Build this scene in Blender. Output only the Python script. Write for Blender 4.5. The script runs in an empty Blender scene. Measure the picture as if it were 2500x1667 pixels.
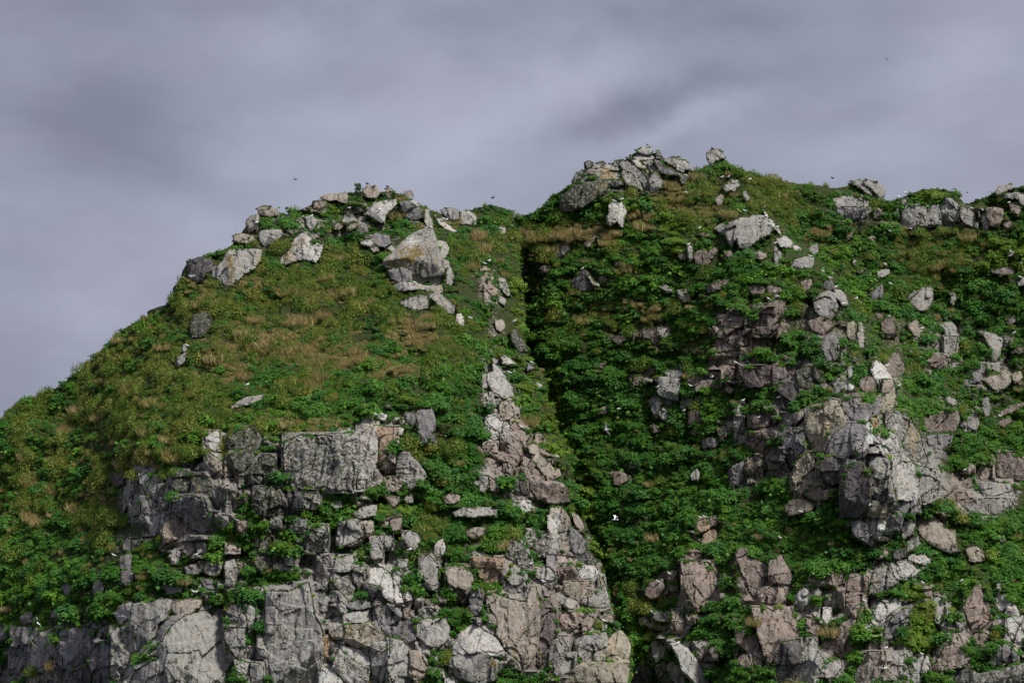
import bpy, math, random, time
import numpy as np
from mathutils import Vector, Matrix, Euler
from mathutils.geometry import delaunay_2d_cdt
T0 = time.time()
random.seed(7)
RNG = np.random.default_rng(11)
S = bpy.context.scene
COL = S.collection
R = math.radians

# ------------------------------------------------------------------ camera
PITCH = R(11.0); FPX = 6000.0; CAMZ = 4.0          # focal length in photo pixels (photo is 2500 px wide)
cam_data = bpy.data.cameras.new('camera')
cam = bpy.data.objects.new('camera', cam_data); COL.objects.link(cam)
cam.location = (0, 0, CAMZ); cam.rotation_euler = (R(90) + PITCH, 0, 0)
cam_data.sensor_width = 36.0; cam_data.lens = FPX / 2500.0 * 36.0
cam_data.clip_start = 1.0; cam_data.clip_end = 20000.0
S.camera = cam

# ------------------------------------------------------------------ light: overcast, soft high sun
SUN_EL, SUN_AZ = 52.0, 52.0       # azimuth: degrees to the right of straight behind the camera
EXPOSURE = 1.5
S.view_settings.view_transform = 'Standard'; S.view_settings.look = 'None'
S.view_settings.exposure = EXPOSURE; S.view_settings.gamma = 1.0
S.view_settings.use_curve_mapping = False
sd = bpy.data.lights.new('sun', 'SUN'); sd.energy = 1.5; sd.angle = R(10); sd.color = (1.0, 0.965, 0.91)
sun = bpy.data.objects.new('sun', sd); COL.objects.link(sun)
el, az = R(SUN_EL), R(SUN_AZ)
sdir = Vector((math.sin(az) * math.cos(el), -math.cos(az) * math.cos(el), math.sin(el)))
sun.rotation_euler = sdir.to_track_quat('Z', 'Y').to_euler(); sun.location = sdir * 200
S.cycles.max_bounces = 5; S.cycles.diffuse_bounces = 3; S.cycles.glossy_bounces = 2
S.cycles.transmission_bounces = 2; S.cycles.transparent_max_bounces = 4

def pdir(u, v):
    """world direction of a photo pixel, scaled so that its Y component is 1"""
    x = (np.asarray(u, float) - 1250.0) / FPX; q = (833.5 - np.asarray(v, float)) / FPX
    cp, sp = math.cos(PITCH), math.sin(PITCH)
    Y = cp - sp * q; Z = sp + cp * q
    return x / Y, np.ones_like(x), Z / Y
def P(u, v, D):
    a, b, c = pdir(u, v)
    return np.stack([a * D, b * D, CAMZ + c * D], -1)

world = bpy.data.worlds.new('World'); S.world = world; world.use_nodes = True
nt = world.node_tree; nt.nodes.clear()
def N(nt, typ, **kw):
    n = nt.nodes.new(typ)
    for k, v in kw.items():
        if k.startswith('i_'):
            n.inputs[k[2:].replace('_', ' ')].default_value = v
        else: setattr(n, k, v)
    return n
def math_node(nt, op, a, b=None, clamp=False):
    n = nt.nodes.new('ShaderNodeMath'); n.operation = op; n.use_clamp = clamp
    for k, s in ((0, a), (1, b)):
        if s is None: continue
        if isinstance(s, (int, float)): n.inputs[k].default_value = s
        else: nt.links.new(s, n.inputs[k])
    return n.outputs[0]
def mixc(nt, f, a, b, blend='MIX'):
    n = nt.nodes.new('ShaderNodeMix'); n.data_type = 'RGBA'; n.blend_type = blend
    for sock, s in ((n.inputs[0], f), (n.inputs[6], a), (n.inputs[7], b)):
        if isinstance(s, (int, float)): sock.default_value = s
        elif isinstance(s, tuple): sock.default_value = s + (1.0,) if len(s) == 3 else s
        else: nt.links.new(s, sock)
    return n.outputs[2]
def ramp(nt, src, lo, hi):
    n = nt.nodes.new('ShaderNodeMapRange'); n.clamp = True
    nt.links.new(src, n.inputs[0]); n.inputs[1].default_value = lo; n.inputs[2].default_value = hi
    return n.outputs[0]
sky = N(nt, 'ShaderNodeTexSky'); sky.sky_type = 'NISHITA'; sky.sun_disc = False
sky.sun_elevation = R(SUN_EL); sky.sun_rotation = R(180 - SUN_AZ)
tc = N(nt, 'ShaderNodeTexCoord')
mp = N(nt, 'ShaderNodeMapping'); mp.inputs['Rotation'].default_value = (0, R(-24), 0); mp.inputs['Scale'].default_value = (4.6, 4.6, 9.5)
nt.links.new(tc.outputs['Generated'], mp.inputs['Vector'])
n1 = N(nt, 'ShaderNodeTexNoise', i_Scale=1.6, i_Detail=7.0, i_Roughness=0.56, i_Distortion=0.15)
nt.links.new(mp.outputs[0], n1.inputs['Vector'])
mp2 = N(nt, 'ShaderNodeMapping'); mp2.inputs['Rotation'].default_value = (0, R(-14), 0); mp2.inputs['Scale'].default_value = (1.6, 1.6, 3.6); mp2.inputs['Location'].default_value = (3.1, 0, 1.7)
nt.links.new(tc.outputs['Generated'], mp2.inputs['Vector'])
n2 = N(nt, 'ShaderNodeTexNoise', i_Scale=2.2, i_Detail=3.0, i_Roughness=0.5, i_Distortion=0.3)
nt.links.new(mp2.outputs[0], n2.inputs['Vector'])
val = math_node(nt, 'ADD', math_node(nt, 'MULTIPLY', ramp(nt, n1.outputs['Fac'], 0.3, 0.72), 0.6), math_node(nt, 'MULTIPLY', ramp(nt, n2.outputs['Fac'], 0.3, 0.7), 0.4))
# the brighter and darker cloud banks of this sky: direction, half length, half width, slope, strength; edges torn by noise
wn = N(nt, 'ShaderNodeTexNoise', i_Scale=26.0, i_Detail=5.0, i_Roughness=0.6); nt.links.new(tc.outputs['Generated'], wn.inputs['Vector'])
def vmath(op, a, b=None):
    n = nt.nodes.new('ShaderNodeVectorMath'); n.operation = op
    for k, s in ((0, a), (1, b)):
        if s is None: continue
        if isinstance(s, (tuple, Vector)): n.inputs[k].default_value = s
        else: nt.links.new(s, n.inputs[k])
    return n
torn = vmath('ADD', tc.outputs['Generated'], vmath('MULTIPLY', vmath('SUBTRACT', wn.outputs['Color'], (.5, .5, .5)).outputs[0], (.03, .03, .022)).outputs[0]).outputs[0]
for (cu, cv, ru, rv, ang, st) in ((1340, 215, 270, 75, 14, .34), (1170, 345, 260, 60, 20, .26), (1690, 290, 230, 34, 20, .36), (1490, 345, 160, 50, 10, .14),
        (1540, 262, 190, 34, 16, -.26), (1900, 205, 360, 70, 12, -.22), (1800, 60, 380, 60, 4, -.20), (2330, 150, 150, 60, 20, .14), (2200, 345, 260, 60, 8, .10), (2050, 290, 200, 40, 16, -.10),
        (250, 340, 330, 100, -18, -.17), (520, 470, 240, 60, -24, -.14), (110, 140, 200, 80, 10, .10), (720, 130, 300, 90, 8, .14), (650, 8, 520, 40, 0, -.16), (1060, 60, 200, 60, 6, -.16),
        (560, 620, 320, 90, -10, .14), (1400, 30, 260, 50, 0, -.14), (900, 300, 260, 70, 24, .10), (60, 620, 220, 110, -14, -.10)):
    a, b_, c = pdir(cu, cv); d = Vector((float(a), 1.0, float(c))).normalized()
    ax = Vector((math.cos(R(ang)), 0, math.sin(R(ang)))); ay = d.cross(ax).normalized()
    df = vmath('SUBTRACT', torn, d).outputs[0]
    q1 = math_node(nt, 'POWER', math_node(nt, 'ABSOLUTE', math_node(nt, 'MULTIPLY', vmath('DOT_PRODUCT', df, ax).outputs['Value'], FPX / ru)), 2.0)
    q2 = math_node(nt, 'POWER', math_node(nt, 'ABSOLUTE', math_node(nt, 'MULTIPLY', vmath('DOT_PRODUCT', df, ay).outputs['Value'], FPX / rv)), 2.0)
    q = math_node(nt, 'MULTIPLY', math_node(nt, 'EXPONENT', math_node(nt, 'MULTIPLY', math_node(nt, 'ADD', q1, q2), -1.0)), st)
    val = math_node(nt, 'ADD', val, q)
n3 = N(nt, 'ShaderNodeTexNoise', i_Scale=5.0, i_Detail=2.0)
nt.links.new(mp2.outputs[0], n3.inputs['Vector'])
SKY_DARK = (0.083, 0.079, 0.107); SKY_DARK2 = (0.077, 0.083, 0.108); SKY_LITE = (0.168, 0.172, 0.212)
dk = mixc(nt, ramp(nt, n3.outputs['Fac'], 0.4, 0.6), SKY_DARK, SKY_DARK2)
cl = mixc(nt, ramp(nt, val, 0.08, 1.08), dk, SKY_LITE)
bgs = N(nt, 'ShaderNodeBackground', i_Strength=0.05); nt.links.new(sky.outputs[0], bgs.inputs['Color'])
bgc = N(nt, 'ShaderNodeBackground', i_Strength=1.0); nt.links.new(cl, bgc.inputs['Color'])
ms = N(nt, 'ShaderNodeMixShader', i_Fac=0.93)
nt.links.new(bgs.outputs[0], ms.inputs[1]); nt.links.new(bgc.outputs[0], ms.inputs[2])
wo = N(nt, 'ShaderNodeOutputWorld'); nt.links.new(ms.outputs[0], wo.inputs['Surface'])

# ------------------------------------------------------------------ numpy helpers
def _hash(ix, iy, seed):
    h = (ix.astype(np.int64) * 374761393 + iy.astype(np.int64) * 668265263 + seed * 974634777) & 0xffffffff
    h = ((h ^ (h >> 13)) * 1274126177) & 0xffffffff
    h = ((h ^ (h >> 15)) * 2246822519) & 0xffffffff
    return ((h ^ (h >> 16)) & 0xffffff) / float(0xffffff)
def vnoise(x, y, seed=0):
    ix, iy = np.floor(x), np.floor(y); fx, fy = x - ix, y - iy
    fx = fx * fx * fx * (fx * (fx * 6 - 15) + 10); fy = fy * fy * fy * (fy * (fy * 6 - 15) + 10)
    a = _hash(ix, iy, seed); b = _hash(ix + 1, iy, seed); c = _hash(ix, iy + 1, seed); d = _hash(ix + 1, iy + 1, seed)
    return ((a + (b - a) * fx) * (1 - fy) + (c + (d - c) * fx) * fy) * 2 - 1
def fbm(x, y, seed=0, oct=4, gain=0.5):
    s = 0; a = 1.0; t = 0
    for k in range(oct):
        s = s + a * vnoise(x * 2 ** k * 1.0 + 17.3 * k, y * 2 ** k + 9.1 * k, seed + k * 101); t += a; a *= gain
    return s / t
def facets(x, y, scale, seed, tilt=0.35, stretch=1.0):
    """blocky fracture: jittered cells, each with its own tilt and offset; returns height and distance to the joint"""
    x = x / scale + 0.35 * vnoise(x / scale * .9, y / scale * .9, seed + 5); y = y / (scale * stretch) + 0.35 * vnoise(x * .9 + 4, y / scale * .9, seed + 6)
    ix, iy = np.floor(x), np.floor(y)
    best = np.full(x.shape, 9.0); sec = np.full(x.shape, 9.0); h = np.zeros(x.shape)
    for dx in (-1, 0, 1):
        for dy in (-1, 0, 1):
            cx, cy = ix + dx, iy + dy
            px = cx + 0.15 + 0.7 * _hash(cx, cy, seed); py = cy + 0.15 + 0.7 * _hash(cx, cy, seed + 1)
            d = np.hypot(x - px, y - py)
            tx = (_hash(cx, cy, seed + 2) - .5) * 2; ty = (_hash(cx, cy, seed + 3) - .5) * 2; o = (_hash(cx, cy, seed + 4) - .5)
            hh = tilt * (tx * (x - px) + ty * (y - py)) * 1.6 + tilt * o
            nb = d < best
            sec = np.where(nb, best, np.minimum(sec, d)); best = np.where(nb, d, best); h = np.where(nb, hh, h)
    return h * scale, sec - best
def inside(poly, x, y):
    n = len(poly); c = np.zeros(x.shape, bool); j = n - 1
    for i in range(n):
        xi, yi = poly[i]; xj, yj = poly[j]
        if yi != yj:
            c ^= ((yi > y) != (yj > y)) & (x < (xj - xi) * (y - yi) / (yj - yi) + xi)
        j = i
    return c
def seg_dist(poly, x, y, closed=True):
    best = np.full(x.shape, 1e9); bx = np.zeros(x.shape); by = np.zeros(x.shape)
    n = len(poly)
    for i in range(n if closed else n - 1):
        ax, ay = poly[i]; cx, cy = poly[(i + 1) % n]
        dx, dy = cx - ax, cy - ay; L = dx * dx + dy * dy + 1e-9
        t = np.clip(((x - ax) * dx + (y - ay) * dy) / L, 0, 1)
        qx, qy = ax + t * dx, ay + t * dy; d = np.hypot(x - qx, y - qy)
        m = d < best; best = np.where(m, d, best); bx = np.where(m, qx, bx); by = np.where(m, qy, by)
    return best, bx, by
def rbf(ctrl):
    c = np.array(ctrl, float); p = c[:, :2] / 500.0; v = c[:, 2]; n = len(p)
    def phi(r): return r ** 2 * np.log(r + 1e-6)
    K = phi(np.hypot(*(p[:, None] - p[None]).transpose(2, 0, 1))) + np.eye(n) * 0.03
    A = np.zeros((n + 3, n + 3)); A[:n, :n] = K; A[:n, n] = 1; A[:n, n + 1:] = p; A[n, :n] = 1; A[n + 1:, :n] = p.T
    w = np.linalg.solve(A, np.r_[v, 0, 0, 0])
    def f(u, v):
        sh = np.shape(u); u = np.ravel(u) / 500.0; v = np.ravel(v) / 500.0
        o = w[n] + w[n + 1] * u + w[n + 2] * v
        for i in range(n): o = o + w[i] * phi(np.hypot(u - p[i, 0], v - p[i, 1]))
        return o.reshape(sh)
    return f
def make_mesh(name, co, faces=None, quads=None, tris=None, mat=None, smooth=False, mats=None, midx=None):
    me = bpy.data.meshes.new(name)
    if faces is not None: me.from_pydata([tuple(c) for c in co], [], faces)
    else:
        arr = quads if quads is not None else tris; k = arr.shape[1]
        me.vertices.add(len(co)); me.vertices.foreach_set('co', np.asarray(co, np.float32).ravel())
        me.loops.add(arr.size); me.loops.foreach_set('vertex_index', arr.astype(np.int32).ravel())
        me.polygons.add(len(arr)); me.polygons.foreach_set('loop_start', np.arange(0, arr.size, k, dtype=np.int32))
        me.polygons.foreach_set('loop_total', np.full(len(arr), k, np.int32)); me.update(calc_edges=True)
    for m in (mats or [mat]):
        if m: me.materials.append(m)
    if midx is not None: me.polygons.foreach_set('material_index', np.asarray(midx, np.int32))
    me.polygons.foreach_set('use_smooth', np.full(len(me.polygons), smooth, bool))
    return me
def paint_attr(me, rgba):
    a = me.attributes.new('paint', 'FLOAT_COLOR', 'POINT'); a.data.foreach_set('color', np.asarray(rgba, np.float32).ravel())
def new_obj(name, me, parent=None, label=None, cat=None, group=None, kind=None):
    o = bpy.data.objects.new(name, me); COL.objects.link(o)
    if parent is not None: o.parent = parent
    if label: o['label'] = label
    if cat: o['category'] = cat
    if group: o['group'] = group
    if kind: o['kind'] = kind
    return o
# ------------------------------------------------------------------ survey of the rocks
# each line: crop, tone + lean, outline, optional label (a labelled rock is a thing of its own; the others belong to the cliff they sit in)
CROPS = {'C1': (0, 600, .3443), 'C2': (400, 400, .3443), 'C3': (900, 400, .2934), 'C4': (1300, 340, .2934), 'C5': (1850, 380, .3189),
         'D1': (0, 1130, .3425), 'D2': (250, 1000, .2869), 'D3': (650, 1200, .2978), 'D4': (1000, 800, .2934), 'D5': (1150, 1200, .2978),
         'D6': (1500, 750, .2934), 'D7': (1900, 780, .3061), 'D8': (1800, 1200, .2979), 'E': (650, 980, .2168)}
ROCKS = """
C2 dV|165,690 200,685 290,660 345,690 335,760 290,775 270,850 180,800|dark cracked block at the far left end of the left peak's rocky shoulder
C2 bU|260,700 330,662 365,672 300,760 262,735|
C2 gU|465,605 640,610 690,615 680,690 640,740 560,790 500,850 455,870 410,840 345,800 345,740 420,690 445,640|big pale block with dark vertical streaks on the left shoulder above the dry grass|400,760,0.9,0.5,-0.1;520,700,1.3,-0.05,-0.1;640,700,0.9,-0.6,0.2
C2 bU|500,520 550,502 620,510 645,545 560,555 500,555|low flat tan rock on the left skyline just above the big pale block
C2 bV|670,310 760,312 830,360 820,370 680,362|flat tan slab tilted on top of the left skyline with bushes below it
C2 gL|590,400 620,375 672,362 665,410 640,460 610,495 592,460|rounded upright boulder standing out against the sky on the left shoulder
C2 gD|680,500 700,480 830,470 840,500 800,545 740,580 715,590 690,550|wedge shaped grey boulder under bushes at the left shoulder
C2 gV|780,410 815,385 830,400 790,440|
C2 gL|1003,385 1045,372 1072,400 1065,450 1040,480 1015,440|small egg shaped pale boulder with a gull on top, between green bushes
C2 wU|975,470 1005,480 1040,510 1045,560 1100,560 1130,600 1100,660 1070,695 1000,680 930,690 870,720 815,705 850,650 900,590 930,520|pale pointed boulder with yellow moss down its left side|985,600,1.4,.55,-.35;1000,600,1.4,-.3,-.15;900,700,.7,.2,.2
C2 pV|1060,270 1110,262 1140,290 1110,322 1062,310|small square pinkish rock near the left skyline
C2 bU|1110,245 1140,225 1200,215 1235,220 1235,255 1140,250|
C2 bU|1238,215 1285,205 1298,230 1290,270 1240,258|
C2 mV|1370,160 1395,152 1390,180 1372,185|
C2 bU|1420,185 1450,155 1500,165 1530,200 1500,240 1440,230 1410,220|tan summit rock of the left peak, gulls standing along it
C2 bU|1570,180 1590,170 1620,190 1590,195|
C2 mR|1700,200 1745,195 1765,220 1760,250 1720,245|rounded rock under a bush at the right end of the left summit
C2 gV|1260,395 1290,368 1340,385 1340,410 1300,425 1265,420|
C2 bV|1205,430 1240,410 1265,440 1240,465 1210,455|
C2 bV|1300,440 1350,420 1370,440 1330,470 1305,465|
C2 wU|1640,255 1645,290 1610,320 1575,370 1565,415 1530,405 1490,380 1435,355 1460,320 1520,280 1580,260|smooth pale sloping slab below the left summit, curving down to the left
C2 mD|1680,280 1730,262 1790,300 1830,330 1840,385 1780,395 1730,380 1690,330|dark hollow faced boulder with a pale roof edge below the left summit
C2 wU|1690,265 1740,248 1800,290 1830,330 1835,380 1790,320 1740,275 1700,280|
C2 gV|1845,330 1880,325 1900,380 1905,440 1880,450 1855,400|
C3 wU|445,380 490,380 560,430 640,490 700,530 740,560 700,560 620,530 590,490 540,440 500,400|long whitish slab sloping down right with two gulls on it behind the tooth shaped boulder
C2 wU|1395,545 1470,545 1500,570 1440,582 1405,575|flat whitish rock in bushes left of the tooth shaped boulder
C2 gV|1470,590 1505,580 1518,612 1490,615|
C2 wU|1590,600 1615,585 1650,605 1640,615|
C2 mV|1420,520 1500,500 1590,510 1600,560 1560,590 1510,570 1440,540|
C3 gV|530,545 550,600 560,680 590,740 610,800 620,880 600,980 560,1015 500,1015 450,1000 380,985 330,960 345,900 330,870 250,870 200,880 150,860 115,840 130,800 180,760 250,690 330,610 420,560 470,548|great tooth shaped grey boulder with a sharp tip, orange moss and two gulls on top|380,745,2.5,.42,-1.15;380,745,2.5,-.12,.03;590,740,1.7,-1.2,-.1;250,850,1.5,.1,1.0
C3 mD|170,890 250,865 340,870 350,960 360,995 290,990 200,970 185,930|rounded dark stone wedged under the tooth shaped boulder
C3 gU|215,1010 270,990 390,1000 470,1015 470,1045 350,1040 300,1055 230,1050|flat pale ledge stone under the tooth shaped boulder with a gull on it
C3 gU|475,1020 540,1015 540,1050 490,1055|
C3 bV|540,1030 600,1015 610,1060 560,1075|
C3 gV|270,1140 340,1110 450,1095 500,1100 500,1205 400,1210 300,1195 270,1170|squarish grey block below the tooth shaped boulder, left one of the pair
C3 gR|505,1085 580,1080 660,1130 710,1180 705,1250 660,1240 600,1190 560,1150 500,1120|fissured grey block sloping right below the tooth shaped boulder
C3 gR|565,640 640,660 660,700 640,770 610,800 585,740|grey slab leaning behind the right side of the tooth shaped boulder
C3 gV|600,810 655,808 665,850 620,880|
C3 gR|660,860 690,870 710,930 690,1005 655,990 655,920|
C3 mV|600,385 640,370 735,380 745,450 740,470 690,455 620,420|wide dark grey rock in the saddle right of the left summit
C3 gV|770,395 830,400 888,440 888,510 830,500 775,495|upright squared grey boulder in the saddle beside the wide dark rock
C3 wR|735,1260 770,1255 805,1340 770,1350 740,1330|small white pointed stone on the grassy crest below the tooth shaped boulder
C3 gR|1090,520 1125,515 1135,560 1110,575|
C3 bV|930,850 1000,850 1005,880 940,890|
C3 pR|975,1020 1040,1030 1080,1070 1050,1085 990,1050|
C3 gR|1085,960 1130,955 1180,1095 1140,1085 1100,1020|leaning grey slab on the steep green flank left of the dark gully
C3 gR|1080,1100 1130,1130 1130,1170 1090,1140|
C3 bR|1060,1300 1110,1290 1125,1350 1100,1390 1070,1370|
C3 LR|1185,1390 1230,1370 1270,1460 1330,1560 1250,1568 1200,1480|dark lichen covered rock at the edge of the deep gully
C3 dV|1560,680 1650,660 1665,700 1600,780 1560,740|
C3 dV|1770,890 1820,880 1870,960 1880,1010 1990,990 1960,1010 1860,1020 1800,1000 1760,930|
C3 pV|1420,870 1500,840 1520,880 1440,910|
C3 pV|1800,660 1880,600 1870,650 1820,690|
C3 dV|1250,850 1300,840 1330,880 1290,930 1255,900|
C4 LV|250,470 320,420 380,380 600,335 620,350 610,430 560,470 480,520 420,560 330,600 250,600 225,570|large black and white speckled boulder on the left side of the highest summit
C4 gU|480,230 600,220 690,235 740,290 745,330 640,330 600,335 560,300 500,290 440,270|pale rock with orange moss near the top of the highest summit
C4 mL|330,350 360,300 400,260 430,260 400,320 340,370|
C4 mV|435,200 470,185 500,200 490,235 445,245|small rounded dark rock on the left skyline of the highest summit
C4 gV|520,200 570,190 605,200 580,215|
C4 mD|615,350 740,340 750,380 700,405 630,380|dark overhanging rock under the orange mossed rock of the highest summit
C4 mV|705,190 790,190 920,290 960,340 960,420 930,400 860,300 760,250|
C4 wU|775,150 830,165 910,205 970,260 960,300 930,270 850,200 790,170|pale sunlit roof slab slanting down right on the highest summit
C4 lV|750,260 810,250 860,310 920,430 870,400 780,380 755,330|
C4 wU|850,130 930,110 1000,150 1000,165 920,165 880,200 840,150|
C4 gU|870,100 930,78 975,75 985,110 960,125 900,112|topmost grey stone on the highest summit
C4 gV|990,280 1040,262 1060,320 1075,370 1040,440 985,435 975,350|knobbly pale pillar rock right of the pale roof slab
C4 wU|1010,155 1060,185 1130,225 1210,262 1290,295 1285,308 1200,275 1120,240 1050,200|
C4 mV|1020,170 1090,215 1200,270 1285,305 1280,370 1230,380 1200,300 1080,290 1040,240|dark smooth rock face with a thin white top edge where gulls stand
C4 gU|1090,180 1150,155 1220,165 1280,200 1340,245 1240,250 1150,220|grey rock hump behind the dark smooth face near the highest summit
C4 mV|1030,120 1055,105 1055,150 1035,150|
C4 gV|1455,110 1500,90 1560,95 1590,150 1520,170 1490,220 1470,190 1455,150|rounded knob of rock standing alone on the skyline with a bush on its right
C4 wR|640,555 690,520 720,540 760,520 760,560 790,600 760,650 755,740 700,690 660,715 610,700 615,650 640,620|pale standing stone with two gulls on top in the green slope below the highest summit
C4 gV|1610,735 1650,680 1740,660 1800,665 1830,635 1940,645 2000,760 1960,800 1860,850 1790,915 1720,905 1700,840 1660,905 1640,860 1610,790|broad smooth pale grey slab with pointed lower end beside the white crest strip
C4 gL|1525,740 1590,705 1610,720 1600,790 1560,770|
C4 wU|1925,590 1960,640 2045,740 2075,790 2060,800 1980,720 1945,660|narrow white crest strip running down right beside the broad smooth slab
C4 gU|1580,400 1650,345 1700,350 1720,380 1680,420 1610,440|pale crest stone with a row of gulls right of the summit grass
C4 bV|1530,500 1560,460 1590,470 1570,540 1540,545|
C4 gU|1740,450 1780,440 1835,500 1780,510|small grey wedge stone among bushes on the green crest
C4 wU|390,1110 440,1080 480,1130 520,1180 560,1200 630,1190 600,1215 520,1225 470,1160 430,1130|white streaked rock with a gull, hanging over the dark hollow below the summit
C4 dV|330,1180 400,1130 470,1180 520,1225 470,1260 400,1250 350,1230|
C4 pV|555,1150 600,1140 630,1170 620,1190 570,1190|
C4 gV|1215,1260 1280,1250 1320,1290 1310,1350 1250,1355 1215,1310|round grey boulder half sunk in olive moss in the middle of the right slope
C4 gV|1040,1225 1100,1215 1160,1255 1130,1275|
C4 pV|1215,950 1270,940 1290,1020 1230,990|
C4 gV|1290,900 1320,885 1340,950 1335,1020 1295,1020|narrow pale upright stone with a gull on top
C4 pV|1340,950 1400,930 1450,940 1480,1020 1420,1040 1360,1040|
C4 pV|1460,950 1500,900 1540,920 1500,990 1470,985|
C4 pV|1600,950 1660,930 1650,975 1605,990|
C4 pV|1330,810 1400,780 1470,780 1475,820 1400,800|
C4 bV|1850,950 1900,930 1950,965 1900,1000|
C4 pV|1450,1220 1540,1190 1620,1170 1640,1190 1560,1240 1450,1290|
C4 pV|1790,1240 1850,1220 1930,1235 1920,1280 1830,1290|
C4 pV|1955,1230 2045,1210 2045,1265 1960,1270|
C4 pV|660,990 720,990 750,1040 700,1050|
C5 gU|705,195 800,200 850,240 905,280 905,330 860,310 800,250 730,220|big rounded pale rock on the right skyline, left half of the split pair
C5 gR|815,200 870,195 940,220 975,265 965,310 930,335 905,300 870,250 820,220|cracked pale rock on the right skyline, right half of the split pair
C5 gU|590,330 640,315 770,330 835,350 830,385 720,405 620,395 590,370|pale flat roofed block with a dark lower face below the right skyline
C5 mD|600,395 720,410 810,400 830,460 780,480 690,480 630,440|
C5 mR|820,380 870,390 870,430 830,450|
C5 bD|880,430 930,410 950,440 930,490 890,480|brown mossy stone right of the flat roofed block
C5 gV|1100,340 1145,325 1145,365 1110,372|
C5 gL|1120,430 1180,400 1230,390 1280,400 1270,450 1240,500 1190,550 1140,545 1120,490|long fluted pale boulder at the left end of the rock row under the green dome
C5 gV|1240,480 1280,450 1330,440 1330,500 1290,530 1245,525|
C5 gV|1340,395 1385,390 1392,510 1340,525 1320,450|upright squared pale boulder in the rock row under the green dome
C5 gV|1430,340 1480,340 1530,390 1535,470 1510,490 1470,440 1440,400|grey rock high in the green dome on the right skyline
C5 gR|1560,400 1620,400 1670,460 1670,520 1640,550 1580,510 1560,460|large rounded boulder with white streaks at the right of the green dome
C5 gV|1660,490 1690,520 1690,550 1650,545|
C5 gL|1715,425 1740,430 1765,500 1755,570 1725,570 1715,500|narrow grey pillar beside the pinkish block on the right skyline
C5 pV|1740,415 1800,400 1870,415 1870,450 1845,550 1780,530 1755,480|pinkish squared block with a shadowed foot on the right skyline
C5 gU|1820,280 1850,240 1930,225 1970,245 1900,265 1840,305|smooth domed pale rock on the skyline at the right edge
C5 gV|1880,295 2000,290 2038,300 2038,390 2000,370 1990,330 1900,330|pale rock partly hidden by bushes at the right edge of the skyline
C5 pV|1930,370 2000,370 2010,440 1990,465 1950,430|
C5 pV|1890,510 1940,510 1930,550 1895,545|
C5 wU|930,540 990,570 960,575|
C5 wU|965,590 1025,590 1025,605 970,603|
C5 pV|840,620 890,625 900,655 860,650|
C5 pV|660,660 700,600 740,560 740,580 700,640 665,665|
C5 gU|1930,740 1960,730 1995,765 1930,765|small pointed stone with a gull in the bright green slope at the right edge
C5 pU|1790,880 1870,870 1920,850 1965,875 1960,900 1880,905 1800,900|low flat pinkish rock shelf in the green slope near the right edge
C5 wV|2010,815 2038,808 2038,840 2015,830|
C5 gV|1990,960 2038,930 2038,990 2000,990|
C5 wU|150,640 210,620 270,670 240,700 180,690|
C5 wU|270,690 310,685 360,730 290,720|
C5 gV|130,700 170,740 180,800 150,850 120,830|
C5 gU|265,850 290,800 370,780 420,790 440,830 400,855 320,850|pale domed boulder with gulls at the lower end of the white crest line
C5 bV|0,740 60,740 70,770 20,795 0,780|
C5 mV|390,700 450,680 455,730 430,765 410,740|
C5 pV|340,970 410,950 400,1000 360,1030|
C5 pV|70,1020 120,1000 175,1010 170,1040 90,1045|
C5 gV|430,1090 540,1040 600,1060 590,1110 610,1160 600,1220 570,1255 520,1245 470,1220 430,1180|big blunt headed boulder jutting over a black crack on the right crest
C5 gR|585,1020 640,1040 690,1110 690,1140 650,1140 610,1080|rounded pale slab falling right of the blunt headed boulder
C5 dV|520,970 555,950 585,1010 540,1030 510,1000|
C5 pV|390,1270 480,1240 560,1260 580,1310 500,1370 420,1330|
C5 mV|520,1400 560,1370 600,1390 620,1450 615,1568 530,1568 490,1450|tall smooth blue grey slab below the blunt headed boulder
C5 yV|690,1290 740,1270 745,1340 730,1420 705,1460 690,1380|narrow yellow stained rock rib beside the tall blue grey slab
C5 gV|770,1290 800,1270 815,1330 805,1470 770,1460|
C5 mL|850,1060 950,990 955,1080 900,1100|
C5 gU|920,890 1000,875 1000,900 930,930|
C5 gU|760,880 820,870 780,900|
C5 gV|740,800 760,830 735,840|
C5 mL|1110,1100 1160,1060 1270,1010 1240,1050 1150,1110|
C5 gV|1160,1110 1260,1020 1335,1000 1335,1090 1300,1170 1240,1185 1190,1160|craggy grey outcrop with dark cracks in the bushes under the yellowish shrubs
C5 gR|1460,1050 1500,1050 1525,1085 1500,1130 1480,1120 1490,1080|
C5 pV|940,1290 990,1250 1040,1245 1055,1370 1030,1400 950,1395|squat pinkish cube shaped boulder with a black gap below it
C5 pV|910,1200 960,1210 960,1250 920,1240|
C5 bR|1140,1300 1210,1265 1265,1340 1245,1370 1245,1430 1210,1450 1205,1380 1170,1340|half pink half white boulder tapering down between two bushes
C5 gR|1390,1290 1480,1280 1525,1330 1520,1390 1440,1390 1430,1330|pale rounded boulder head of the middle rock tongue at the right
C5 gR|1430,1400 1520,1400 1470,1568 1420,1568 1440,1480|
C5 gR|1690,1350 1740,1345 1830,1370 1870,1420 1860,1490 1830,1568 1790,1568 1780,1460 1740,1400|curved pale boulder like a hooked nose near the right edge
C5 mV|1820,1190 1860,1190 1850,1230|
C5 mV|1900,1260 1960,1220 1970,1260 1920,1300|
C5 pV|1950,1500 2000,1460 2038,1470 2038,1510 1960,1510|
C5 pV|0,1200 90,1120 200,1100 240,1090 200,1160 190,1230 100,1300 80,1370 0,1400|
D6 pV|205,240 250,180 330,180 380,190 400,240 360,310 330,300 290,260 215,265|
D6 gR|380,200 460,175 440,230 400,240|
D6 pV|870,110 960,85 1060,90 1060,170 1000,175 930,170 880,170|
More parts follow.
